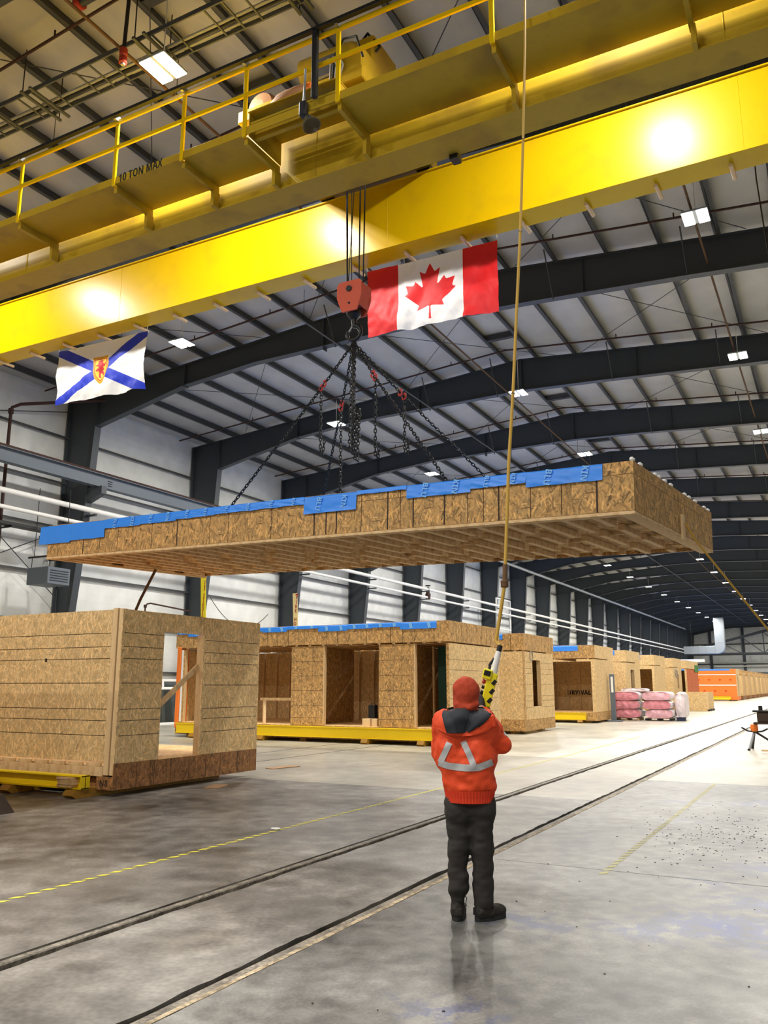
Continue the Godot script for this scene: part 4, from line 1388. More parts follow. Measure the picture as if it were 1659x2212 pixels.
func carrier(label: String, at: Vector3, length: float, y0: float, y1: float, feet: Array, depth := 3.2) -> void:
	# yellow steel carrying beam in front of a module, on timber-yellow dollies
	var t := thing("steel_carrier", label, "steel beam", at, "yellow carriers under the modules")
	part(t, "beam", ibeam(0.16, y1 - y0, length, 0.02), M.yellow_beam, Vector3(-length * 0.5, (y0 + y1) * 0.5, 0))
	part(t, "end_plate", cb(0.02, y1 - y0, 0.18, 0.003), M.yellow_beam, Vector3(-0.01, (y0 + y1) * 0.5, 0))
	part(t, "beam", ibeam(0.16, y1 - y0, length, 0.02), M.yellow_beam, Vector3(-length * 0.5, (y0 + y1) * 0.5, -depth))
	for x: float in feet:
		var f := part(t, "dolly", extrude(PackedVector2Array([Vector2(0.12, 0), Vector2(0.2, 0.05), Vector2(0.14, y0 - 0.005), Vector2(-depth - 0.1, y0 - 0.005), Vector2(-depth - 0.1, 0)]), 0.22), M.yellow_dirty, Vector3(x, 0, 0), Basis(Vector3.UP, -PI / 2))
		part(f, "bolt", lathe([Vector2(0, -0.01), Vector2(0.03, -0.01), Vector2(0.03, 0.01), Vector2(0, 0.01)], 8), M.steel, Vector3(-0.05, 0.05, 0.115), Basis(Vector3.RIGHT, PI / 2))

func membrane(p: Node3D, x0: float, x1: float, top: float, z: float, widths: Array, drops: Array, letters := true) -> void:
	var x := x1
	var k := 0
	var fo := FastNoiseLite.new()
	fo.seed = 12
	fo.frequency = 1.2
	while x > x0 + 0.05:
		var w: float = widths[k % widths.size()]
		var d: float = drops[k % drops.size()]
		var xa := maxf(x - w, x0)
		var xb := x
		var mesh := grid(func(u: float, v: float) -> Vector3:
			var xx := lerpf(xa, xb, u)
			if v < 0.25:
				return Vector3(xx, top + 0.012, lerpf(z - 0.5, z + 0.004, v / 0.25))
			var q := (v - 0.25) / 0.75
			return Vector3(xx, lerpf(top + 0.01, top - d + 0.01 * fo.get_noise_2d(xx * 3.0, 1.0), q), z + 0.012 + 0.012 * q * (1.0 + fo.get_noise_2d(xx * 4.0, q * 2.0))), 6, 6)
		var f := part(p, "membrane_flap", mesh, M.blue)
		if letters:
			for q: float in [0.3, 0.8]:
				part(f, "print", cb(0.10, d * 0.85, 0.002, 0.0005), M.blue_print, Vector3(lerpf(xa, xb, q), top - d * 0.5, z + 0.031), Basis(Vector3.BACK, 0.25))
		x = xa
		k += 1

func module_box(label: String, x1: float, z0: float, z1: float, o: Dictionary) -> Node3D:
	# local origin on the floor at the near right corner; -x to the left, -z away
	var t := thing("house_module", label, "house module", Vector3(x1, 0, z0), "house modules in a row along the hall")
	var L: float = o.get("length", 10.2)
	var W := z0 - z1
	var rim: Material = o.get("rim", M.osb_dark)
	var pale: Material = o.get("wall", M.osb_pale)
	var band: Material = o.get("band", M.osb_mid)
	var fine: bool = o.get("fine", false)
	var rs := 1.22 if fine else 2.44
	sheet_wall(t, "floor_rim", 0, 0.0, -L, 0.0, 0.10, 0.48, [], rim, 2.44)
	sheet_wall(t, "floor_rim", 2, 0.0, -W, -0.02, 0.10, 0.48, [], rim, 2.44 if not fine else 0.9)
	box(t, "floor_deck", Vector3(-L, 0.46, -W), Vector3(-0.02, 0.50, -0.02), M.deck, 0.003)
	for x: float in [-0.5, -L * 0.5, -L + 0.5]:
		for z: float in [-0.35, -W + 0.35]:
			box(t, "support_block", Vector3(x - 0.12, 0.0, z - 0.2), Vector3(x + 0.12, 0.10, z + 0.2), M.yellow_dirty, 0.006)
	var fh: Array = o.get("front", [])
	var sh: Array = o.get("side", [])
	var h1 := 2.92
	if o.get("front_wall", true):
		sheet_wall(t, "wall_sheet", 0, 0.0, -L, 0.0, 0.50, h1, fh, o.get("front_mat", pale), rs)
	sheet_wall(t, "wall_sheet", 2, 0.0, -W, -0.02, 0.50, h1, sh, o.get("side_mat", pale), rs)
	if o.get("back_wall", true):
		sheet_wall(t, "wall_sheet", 0, -W + 0.02, -L, -0.02, 0.50, h1, [], pale, 2.44)
	sheet_wall(t, "wall_sheet", 2, -L + 0.02, -W, -0.02, 0.50, h1, [], pale, 2.44)
	# framing beside openings and along the back wall
	for h in fh:
		for x: float in [h[0] - 0.02, h[1] + 0.02]:
			box(t, "stud", Vector3(x - 0.02, 0.5, -0.16), Vector3(x + 0.02, h1, -0.02), M.wood, 0.003)
	for h in sh:
		for z: float in [h[0] - 0.02, h[1] + 0.02]:
			box(t, "stud", Vector3(-0.16, h[2], z - 0.02), Vector3(-0.02, h[3], z + 0.02), M.wood, 0.003)
	if o.get("studs", false):
		var x := -0.5
		while x > -L:
			box(t, "stud", Vector3(x - 0.02, 0.5, -W + 0.02), Vector3(x + 0.02, h1, -W + 0.14), M.wood, 0.003)
			x -= 0.6
	if o.get("roof", true):
		var r0 := 2.96
		var r1 := 3.57
		sheet_wall(t, "roof_band", 0, 0.03, -L - 0.1, 0.03, r0, r1, [], band, 2.44)
		sheet_wall(t, "roof_band", 2, 0.03, -W, 0.01, r0, r1, [], o.get("band_side", band), 2.44 if not fine else 1.22)
		box(t, "roof_deck", Vector3(-L - 0.05, r1 - 0.02, -W), Vector3(0.01, r1 + 0.002, 0.01), M.blue, 0.002)
		box(t, "ceiling", Vector3(-L, r0 + 0.08, -W), Vector3(0.0, r0 + 0.10, 0.0), band, 0.002)
		var k := 0
		var x := -0.3
		while x > -L:
			box(t, "joist", Vector3(x - 0.05, r0 - 0.035, -W + 0.05), Vector3(x + 0.05, r0 + 0.08, 0.0), M.wood_grey, 0.003)
			x -= 0.5 if fine else 1.6
			k += 1
		if fine:
			x = -0.45
			k = 0
			while x > -L:
				var w := 0.010 if k % 3 else 0.018
				box(t, "nail_line", Vector3(x - w * 0.5, r0, 0.0305), Vector3(x + w * 0.5, r1 - 0.04, 0.032), M.nail, 0.0004)
				x -= [0.62, 0.41, 0.41, 0.83][k % 4]
				k += 1
			var z := -0.5
			while z > -W + 0.2:
				box(t, "nail_line", Vector3(0.0305, r0, z - 0.006), Vector3(0.032, r1 - 0.04, z + 0.006), M.nail, 0.0004)
				z -= 0.41
		var bl: Array = o.get("blue", [])
		if bl.size() > 0:
			membrane(t, bl[0], bl[1], r1, 0.03, [1.2, 0.95, 0.9, 1.05], o.get("drops", [0.22, 0.14, 0.16, 0.20, 0.10, 0.17, 0.13, 0.19]), fine)
	return t

const ROWS := [2.54, 2.32, 2.13, 1.74, 1.33, 1.15, 0.92]

func build_modules() -> void:
	# module beside the camera, only its far right corner enters the picture
	module_box("strand-board module cut off at the left edge of the picture", -10.05, -3.9, -7.62, {"roof": false, "length": 10.4})
	# nearest module: no roof yet, doorway in the right wall
	var t := thing("house_module", "roofless strand-board house module at the left with a braced doorway opening", "house module", Vector3(-10.1, 0, -9.97), "house modules in a row along the hall")
	var L := 10.4
	var W := 3.7
	var gap := [[-2.0, -0.98, 0.5, 2.60]]
	sheet_wall(t, "floor_rim", 2, 0.0, -W, 0.0, 0.10, 0.495, [], M.osb_dark, 0.82)
	sheet_wall(t, "floor_rim", 0, -0.002, -0.36, -0.02, 0.10, 0.30, [], M.osb_dark, 2.4)
	sheet_wall(t, "floor_rim", 0, -0.10, -L, -0.36, 0.10, 0.30, [], M.osb_dark, 2.4)
	sheet_wall(t, "wall_sheet", 2, 0.0, -W, 0.0, 0.50, 2.92, gap, M.osb_pale, 1.22)
	sheet_wall(t, "wall_sheet", 0, -0.03, -L, -0.235, 0.52, 2.92, [], M.osb_pale, 2.44)
	sheet_wall(t, "wall_sheet", 0, -W + 0.02, -L, -4.6, 0.50, 2.92, [], M.osb_pale, 2.44)
	sheet_wall(t, "wall_sheet", 2, -L + 0.02, -W, -0.05, 0.50, 2.92, [], M.osb_pale, 2.44)
	box(t, "floor_deck", Vector3(-L, 0.46, -W), Vector3(-0.02, 0.50, -0.05), M.deck, 0.003)
	nail_rows(t, 0, -0.0295, -L, -0.24, ROWS)
	for y: float in ROWS:
		box(t, "nail_line", Vector3(0.0, y - 0.005, -0.96), Vector3(0.0012, y + 0.005, -0.05), M.nail, 0.0004)
		box(t, "nail_line", Vector3(0.0, y - 0.035, -3.65), Vector3(0.0012, y - 0.025, -2.05), M.nail, 0.0004)
	for z: float in [-0.5, -0.9, -1.3, -1.75, -2.2, -2.6, -3.1]:
		box(t, "nail_line", Vector3(0.0, 0.11, z - 0.006), Vector3(0.0012, 0.49, z + 0.006), M.nail, 0.0004)
	box(t, "corner_post", Vector3(-0.225, 0.32, -0.14), Vector3(-0.125, 2.94, 0.0), M.wood, 0.004)
	box(t, "corner_post", Vector3(-0.105, 0.32, -0.12), Vector3(-0.02, 2.93, -0.015), M.wood, 0.004)
	box(t, "bottom_plate", Vector3(-L, 0.30, -0.12), Vector3(-0.24, 0.44, -0.005), M.wood, 0.004)
	for k in 24:
		box(t, "plate_block", Vector3(-0.62 - 0.40 * k, 0.44, -0.06), Vector3(-0.62 - 0.40 * k + 0.31, 0.50, -0.006), M.wood, 0.003)
	box(t, "jamb", Vector3(-0.15, 0.5, -2.06), Vector3(-0.02, 2.60, -2.005), M.wood, 0.004)
	bar(t, "brace", Vector3(-0.12, 1.15, -0.75), Vector3(-0.12, 2.05, -2.02), 0.04, 0.09, M.wood)
	box(t, "top_plate", Vector3(-0.15, 2.88, -W), Vector3(-0.02, 2.92, -0.15), M.wood, 0.004)
	lettering(t, "stencil", "N8", 0.10, M.nail, Vector3(-0.20, 0.2, 0.001), Basis(), true)
	part(t, "knot_hole", cb(0.05, 0.06, 0.003, 0.001), M.black, Vector3(-1.75, 2.12, -0.029))
	carrier("yellow steel carrier with lumber offcuts under the nearest roofless module", Vector3(-10.42, 0, -9.72), 10.0, 0.13, 0.335, [-0.16, -1.62, -5.0, -8.2])
	var red := thing("lumber_offcuts", "short stack of pale lumber offcuts lying on the yellow carrier", "lumber", Vector3(-10.75, 0.155, -9.66))
	for k in 4:
		part(red, "offcut", cb(0.33, 0.037, 0.14, 0.004), M.wood_grey, Vector3(0.01 * ((k * 3) % 4), 0.019 + 0.038 * k, 0.01 * (k % 2)), Basis(Vector3.UP, 0.05 * (k - 1)))
	# second module with its roof on, three openings in front
	var m2 := module_box("roofed strand-board module with three dark openings and two board piers", -9.87, -22.5, -26.65, {"fine": true, "studs": true, "length": 10.2, "front": [[-9.9, -5.48, 0.5, 2.92], [-4.28, -2.31, 0.5, 2.92], [-1.12, -0.09, 0.5, 2.92]], "front_mat": M.osb_mid, "blue": [-10.25, -0.36]})
	for a: Array in [[-5.48, -4.28], [-2.31, -1.12]]:
		nail_rows(m2, 0, 0.0, a[0], a[1], [2.45, 2.0, 1.55, 1.10, 0.72])
		for x: float in [0.33, 0.66]:
			var xx := lerpf(a[0], a[1], x)
			box(m2, "nail_line", Vector3(xx - 0.003, 0.52, 0.0), Vector3(xx + 0.003, 2.9, 0.0012), M.nail, 0.0004)
		box(m2, "stud", Vector3(a[1], 0.5, -0.14), Vector3(a[1] + 0.035, 2.92, 0.005), M.wood_grey, 0.003)
	nail_rows(m2, 2, 0.0, -4.1, -0.02, [2.45, 2.15, 1.74, 1.33, 0.92])
	box(m2, "partition", Vector3(-1.05, 0.5, -1.6), Vector3(-0.72, 2.9, -1.55), M.green_board, 0.003)
	box(m2, "partition", Vector3(-4.9, 0.5, -2.9), Vector3(-4.85, 2.9, -0.3), M.osb_mid, 0.003)
	box(m2, "partition", Vector3(-1.75, 0.5, -4.0), Vector3(-1.7, 2.9, -0.3), M.osb_mid, 0.003)
	for x: float in [-0.62, -0.35, -1.2]:
		box(m2, "stud", Vector3(x - 0.02, 0.5, -1.6), Vector3(x + 0.02, 2.9, -1.5), M.wood, 0.003)
	box(m2, "orange_wrap", Vector3(-10.22, 0.3, -0.4), Vector3(-10.05, 3.0, 0.05), M.orange_wrap, 0.02)
	box(m2, "white_jamb", Vector3(-10.03, 0.5, -0.1), Vector3(-9.96, 2.9, 0.03), M.white, 0.004)
	carrier("long yellow steel carrier under the roofed module with three openings", Vector3(-10.33, 0, -22.4), 9.6, 0.15, 0.47, [-0.35, -2.2, -6.0, -8.8], 3.6)
	saw_horse()
	# third: right wall with a tall slot and a cable ring
	var m3 := module_box("strand-board module just right of the worker with a tall slot window", -9.95, -29.35, -33.0, {"fine": true, "length": 10.2, "blue": [-10.25, -0.75], "side": [[-2.0, -1.02, 0.95, 2.63]], "rim": M.osb_mid})
	box(m3, "inner_sheet", Vector3(-0.5, 0.9, -2.4), Vector3(-0.45, 2.7, -0.7), M.osb_mid, 0.003)
	nail_rows(m3, 2, 0.0, -0.98, -0.02, ROWS)
	nail_rows(m3, 2, 0.0, -3.6, -2.05, ROWS)
	box(m3, "corner_board", Vector3(-0.02, 0.3, -0.16), Vector3(0.006, 2.95, 0.008), M.osb_mid, 0.002)
	part(m3, "cable_ring", tube([Vector3(0.03, 2.62, -0.75), Vector3(0.03, 2.78, -0.68), Vector3(0.03, 2.94, -0.78), Vector3(0.03, 2.92, -0.98), Vector3(0.03, 2.74, -1.05), Vector3(0.03, 2.60, -0.92), Vector3(0.03, 2.62, -0.75)], 0.016, 6), M.cable_grey)
	carrier("yellow carrier beam stub under the module right of the worker", Vector3(-10.95, 0, -29.25), 8.8, 0.14, 0.46, [-0.22, -3.0, -6.5], 3.0)
	# fourth: big open doorway at the front right
	var m4 := module_box("strand-board module with a wide dark doorway behind the grey steel post", -9.95, -39.6, -43.3, {"studs": true, "length": 10.2, "front": [[-2.45, -0.18, 0.5, 2.92]], "blue": [-10.25, -0.75], "rim": M.osb_mid, "drops": [0.26, 0.22], "band_side": M.osb_pale})
	lettering(m4, "stamp", "DRYWALL", 0.22, M.ink, Vector3(-1.7, 1.35, -3.64), Basis(), true)
	carrier("yellow carrier beam under the module with the wide dark doorway", Vector3(-10.45, 0, -39.5), 9.3, 0.14, 0.46, [-0.25, -3.0, -6.5], 3.0)
	module_box("fifth strand-board module along the row, with a narrow dark window", -9.95, -46.2, -49.9, {"length": 10.2, "blue": [-10.25, -0.55], "side": [[-2.1, -1.2, 1.5, 2.55]], "rim": M.osb_mid, "band": M.osb_pale, "drops": [0.26]})
	module_box("sixth strand-board module along the row, with a dark front doorway", -9.95, -54.2, -57.9, {"length": 10.2, "front": [[-1.7, -0.15, 0.5, 2.7]], "blue": [-10.25, -0.8], "rim": M.osb_mid, "band": M.osb_pale, "drops": [0.28]})
	var m7 := module_box("seventh strand-board module along the row, with two stacked slots and a cable coil", -9.95, -60.9, -64.6, {"length": 10.2, "side": [[-2.4, -1.7, 1.5, 2.5], [-2.4, -1.7, 0.5, 1.1]], "rim": M.osb_mid, "band": M.osb_pale})
	part(m7, "cable_coil", tube([Vector3(0.04, 2.3, -1.0), Vector3(0.04, 2.6, -0.9), Vector3(0.04, 2.8, -1.2), Vector3(0.04, 2.7, -1.6), Vector3(0.04, 2.35, -1.6), Vector3(0.04, 2.25, -1.2)], 0.03, 6), M.cable_grey)
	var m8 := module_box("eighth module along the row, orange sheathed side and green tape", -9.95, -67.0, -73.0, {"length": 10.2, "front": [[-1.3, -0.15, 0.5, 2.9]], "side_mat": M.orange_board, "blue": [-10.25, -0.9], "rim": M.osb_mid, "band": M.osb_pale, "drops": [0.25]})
	box(m8, "parapet", Vector3(-3.0, 3.57, -6.0), Vector3(0.6, 3.8, -5.7), M.white, 0.01)
	box(m8, "green_tape", Vector3(0.03, 2.75, -6.0), Vector3(0.05, 3.3, -4.0), M.green_tape, 0.005)
	# orange wrapped module far down the hall
	var mo := module_box("bright orange wrapped module far down the hall", -10.2, -104.7, -108.4, {"length": 10.0, "front_mat": M.orange_wrap, "rim": M.orange_wrap, "band": M.orange_wrap, "band_side": M.osb_pale, "side": [[-2.2, -1.6, 0.6, 2.8]], "blue": [-10.1, -0.6], "drops": [0.16]})
	for y: float in [2.93, 1.75]:
		box(mo, "seam_tape", Vector3(-10.0, y - 0.05, 0.032), Vector3(0.0, y + 0.05, 0.04), M.white, 0.003)
	for k in 8:
		part(mo, "print_mark", cb(0.22, 0.16, 0.004, 0.001), M.rib, Vector3(-0.6 - 1.15 * k, 2.35, 0.004))
		part(mo, "print_mark", cb(0.22, 0.16, 0.004, 0.001), M.rib, Vector3(-1.2 - 1.15 * k, 1.1, 0.004))
	carrier("yellow carrier beam under the bright orange module", Vector3(-10.9, 0, -104.5), 8.8, 0.14, 0.5, [-0.3, -4.0, -8.0], 3.0)
	# farther modules, open stud walls facing the aisle
	for k in 8:
		var z := -111.5 - 7.4 * k
		var far := module_box("unsheathed stud-walled module, %s beyond the orange one" % ORD[k + 1], -10.2, z, z - 4.4, {"length": 10.0, "side": [[-1.3, -0.5, 0.5, 2.85], [-2.4, -1.7, 0.5, 2.85], [-3.7, -2.9, 0.5, 2.85]], "rim": M.osb_dark, "band": M.osb_mid, "side_mat": M.osb_mid})
		for q in 7:
			box(far, "stud", Vector3(0.0, 0.5, -0.3 - 0.6 * q - 0.08), Vector3(0.05, 3.3, -0.3 - 0.6 * q), M.wood, 0.004)

func saw_horse() -> void:
	var t := thing("saw_horse", "wooden saw horse standing inside the left opening of the roofed module", "saw horse", Vector3(-16.35, 0.5, -23.1))
	box(t, "top_beam", Vector3(-0.6, 0.72, -0.05), Vector3(0.9, 0.81, 0.05), M.wood, 0.004)
	for x: float in [-0.45, 0.75]:
		for s: float in [-1.0, 1.0]:
			bar(t, "leg", Vector3(x + 0.22 * s, 0.0, 0.28 * s), Vector3(x + 0.04 * s, 0.75, 0.04 * s), 0.09, 0.035, M.wood)
		bar(t, "stretcher", Vector3(x - 0.14, 0.32, -0.16), Vector3(x + 0.14, 0.32, 0.18), 0.09, 0.03, M.wood)
	var b := thing("cardboard_box", "long pale cardboard box at the sill of the middle opening", "box", Vector3(-12.55, 0.5, -22.75))
	part(b, "carton", cb(0.5, 0.22, 0.3, 0.006), M.bag_cream, Vector3(0, 0.11, 0))
	part(b, "tape", cb(0.06, 0.222, 0.302, 0.002), M.cardboard, Vector3(0.05, 0.111, 0))
	var c := thing("black_case", "black tool case standing behind the pale cardboard box", "case", Vector3(-12.7, 0.5, -23.1))
	part(c, "shell", cb(0.24, 0.62, 0.2, 0.02), M.black, Vector3(0, 0.31, 0))
	part(c, "handle", tube([Vector3(-0.07, 0.62, 0), Vector3(-0.06, 0.68, 0), Vector3(0.06, 0.68, 0), Vector3(0.07, 0.62, 0)], 0.012, 6), M.black)

# ---------------------------------------------------------------- goods on the floor
func bag_mesh(w: float, h: float, d: float, sd: int, cap: bool) -> ArrayMesh:
	# pillow-shaped sleeve along z; the cap is the bulging pink end
	var f := FastNoiseLite.new()
	f.seed = sd
	f.frequency = 1.6
	if cap:
		return grid(func(u: float, v: float) -> Vector3:
			var r := v
			var a := TAU * u
			var x := signf(cos(a)) * pow(absf(cos(a)), 0.6) * w * 0.485 * r
			var y := signf(sin(a)) * pow(absf(sin(a)), 0.6) * h * 0.47 * r
			var fold := 0.065 * absf(sin(x * 10.0 + 1.5 * f.get_noise_2d(x * 2.0, y)))
			return Vector3(x, y + h * 0.5, d * 0.5 - 0.02 - fold + 0.07 * (1.0 - r * r)), 40, 12)
	return grid(func(u: float, v: float) -> Vector3:
		var a := -TAU * u
		var k := 1.0 if v > 0.15 and v < 0.85 else 0.93
		var x := signf(cos(a)) * pow(absf(cos(a)), 0.55) * w * 0.5 * k
		var y := signf(sin(a)) * pow(absf(sin(a)), 0.55) * h * 0.5 * k
		var b := 1.0 + 0.06 * f.get_noise_3d(x * 2.0, y * 3.0, v * 2.0)
		return Vector3(x * b, y * b + h * 0.5, lerpf(-d * 0.5, d * 0.5 + 0.02 * sin(u * 40.0), v)), 40, 10)

func build_goods() -> void:
	var row := ["bottom", "middle", "top"]
	for st in 2:
		var cx := -9.52 if st == 0 else -7.98
		var pal := thing("pallet", "low wooden pallet under the %s stack of pink insulation" % ("left" if st == 0 else "right"), "pallet", Vector3(cx, 0, -44.3))
		for k in 5:
			part(pal, "slat", cb(1.3, 0.02, 0.13, 0.003), M.wood_grey if st == 0 else M.wood, Vector3(0, 0.11, -0.5 + 0.25 * k))
		for k in 3:
			part(pal, "runner", cb(0.09, 0.1, 1.2, 0.004), M.wood if st == 0 else M.pallet_blue, Vector3(-0.58 + 0.58 * k, 0.05, 0))
		for k in 3:
			var w := [1.38, 1.52, 1.46][k] as float if st == 0 else [1.34, 1.38, 1.40][k] as float
			var t := thing("insulation_bag", "%s plastic-wrapped bag of pink insulation in the %s stack" % [row[k], "left" if st == 0 else "right"], "insulation", Vector3(cx + [0.08, -0.02, 0.0][k], 0.12 + 0.425 * k, -44.3 + 0.03 * k), "bags of pink insulation")
			part(t, "sleeve", bag_mesh(w, 0.44, 1.5, k + 5 * st, false), M.poly)
			part(t, "batts", bag_mesh(w, 0.44, 1.5, k + 5 * st, true), M.pink if not (st == 1 and k != 1) else M.poly_pink)
	var side := thing("insulation_bag", "tall white wrapped bag standing against the right insulation stack", "insulation", Vector3(-6.98, 0.1, -44.9), "bags of pink insulation")
	part(side, "sleeve", bag_mesh(0.5, 1.28, 1.3, 31, false), M.poly)
	part(side, "batts", bag_mesh(0.5, 1.28, 1.3, 31, true), M.poly)
	var cap := thing("insulation_bag", "flat white wrapped bag lying on top at the back of the left stack", "insulation", Vector3(-9.2, 1.40, -44.7), "bags of pink insulation")
	part(cap, "sleeve", bag_mesh(1.3, 0.16, 1.0, 33, false), M.poly)
	part(cap, "batts", bag_mesh(1.3, 0.16, 1.0, 33, true), M.poly)
	var bp := thing("blue_pallet", "dark blue pallet corner sticking out right of the insulation", "pallet", Vector3(-6.92, 0, -43.9))
	part(bp, "block", cb(0.42, 0.16, 0.3, 0.01), M.pallet_blue, Vector3(0, 0.08, 0))
	part(bp, "slat", cb(0.5, 0.02, 0.34, 0.004), M.pallet_blue, Vector3(-0.02, 0.17, 0))
	# grey steel post on a base plate
	var p := thing("steel_post", "free-standing grey steel post with white upper half beside the wide doorway", "post", Vector3(-9.72, 0, -41.9))
	part(p, "base_plate", cb(0.75, 0.06, 0.5, 0.01), M.frame_grey_lit, Vector3(0, 0.03, 0))
	part(p, "column", cb(0.22, 2.2, 0.16, 0.012), M.frame_grey_lit, Vector3(0, 1.15, 0))
	part(p, "white_label", cb(0.11, 0.75, 0.005, 0.002), M.white, Vector3(0.01, 1.75, 0.082))
	# strand-board bin
	var b := thing("board_bin", "low bin of upright strand-board sheets with dark feet down the aisle", "board stack", Vector3(-8.85, 0, -61.6))
	box(b, "front_sheet", Vector3(-0.95, 0.0, 0.0), Vector3(0.9, 1.28, 0.05), M.osb_pale, 0.004)
	for k in 3:
		box(b, "side_sheet", Vector3(0.92, 0.12, -0.9 - 1.0 * k), Vector3(0.97, 1.26, -0.02 - 1.0 * k), M.osb_pale, 0.004)
		box(b, "foot", Vector3(0.85, 0.0, -0.85 - 1.0 * k), Vector3(1.02, 0.12, -0.1 - 1.0 * k), M.black, 0.01)
	box(b, "corner_strip", Vector3(0.9, 0.1, -0.02), Vector3(0.99, 1.29, 0.06), M.wood, 0.004)
	box(b, "back_sheet", Vector3(-0.95, 0.0, -3.0), Vector3(0.9, 1.25, -2.95), M.osb_mid, 0.004)
	# window units leaning on the left wall behind the nearest module
	for k in 2:
		var w := thing("window_unit", ["white framed window unit leaning on the left wall, in front", "taller white framed window unit leaning behind the other one"][k], "window", Vector3(-26.25 - 0.15 * k, 0, -29.0 - 0.5 * k), "window units on the left wall", PI / 2 - 0.15)
		w.rotation.x = 0.0
		var tilt := Basis(Vector3.RIGHT, -0.13)
		var hh := 1.65 + 0.35 * k
		for s: float in [-1.0, 1.0]:
			part(w, "stile", cb(0.11, hh, 0.08, 0.008), M.white, tilt * Vector3(0.55 * s, hh * 0.5, 0), tilt)
			part(w, "rail", cb(1.0, 0.11, 0.08, 0.008), M.white, tilt * Vector3(0, hh * 0.5 + (hh * 0.5 - 0.055) * s, 0), tilt)
		part(w, "pane", cb(1.0, hh - 0.2, 0.012, 0.002), M.glass, tilt * Vector3(0, hh * 0.5, 0), tilt)
	# work stand at the right edge
	var s := thing("vise_stand", "dark tripod work stand with an orange clamp at the right edge", "work stand", Vector3(-2.12, 0, -25.4))
	for q: Array in [[Vector3(-0.14, 0, 0.45), M.steel], [Vector3(-0.12, 0, -0.4), M.black], [Vector3(0.75, 0, 0.1), M.black]]:
		bar(s, "leg", q[0], Vector3(0.0, 0.48, 0.0), 0.05, 0.05, q[1])
		part(s, "foot", cb(0.07, 0.05, 0.07, 0.01), M.black, q[0] + Vector3(0, 0.025, 0))
	part(s, "clamp", lathe([Vector2(0, 0.48), Vector2(0.09, 0.48), Vector2(0.10, 0.56), Vector2(0.09, 0.66), Vector2(0, 0.68)], 14), M.orange_wrap)
	part(s, "handle", tube([Vector3(-0.32, 0.58, 0.05), Vector3(-0.16, 0.49, 0.05), Vector3(0.05, 0.47, 0.05), Vector3(0.2, 0.49, 0.05), Vector3(0.34, 0.56, 0.05)], 0.022, 8), M.black)
	part(s, "bed", cb(0.9, 0.05, 0.4, 0.01), M.rust, Vector3(0.45, 0.70, 0))
	part(s, "machine_body", cb(0.7, 0.28, 0.32, 0.03), M.rust, Vector3(0.45, 0.86, 0))
	part(s, "machine_top", cb(0.8, 0.05, 0.36, 0.01), M.dark_steel, Vector3(0.40, 1.02, 0))
	part(s, "knob", lathe([Vector2(0, 0), Vector2(0.055, 0), Vector2(0.05, 0.12), Vector2(0, 0.13)], 10), M.black, Vector3(0.2, 1.04, 0.05))
	# dark ramp block at the lower left edge
	var r := thing("ramp_block", "dark brown wedge block on the floor at the lower left edge", "block", Vector3(-10.35, 0, -8.05))
	part(r, "wedge", extrude(PackedVector2Array([Vector2(-0.8, 0), Vector2(0.26, 0), Vector2(0.0, 0.22), Vector2(-0.8, 0.34)]), 0.3), M.rust)
	part(r, "cleat", cb(0.4, 0.05, 0.32, 0.008), M.rust, Vector3(-0.45, 0.32, 0))

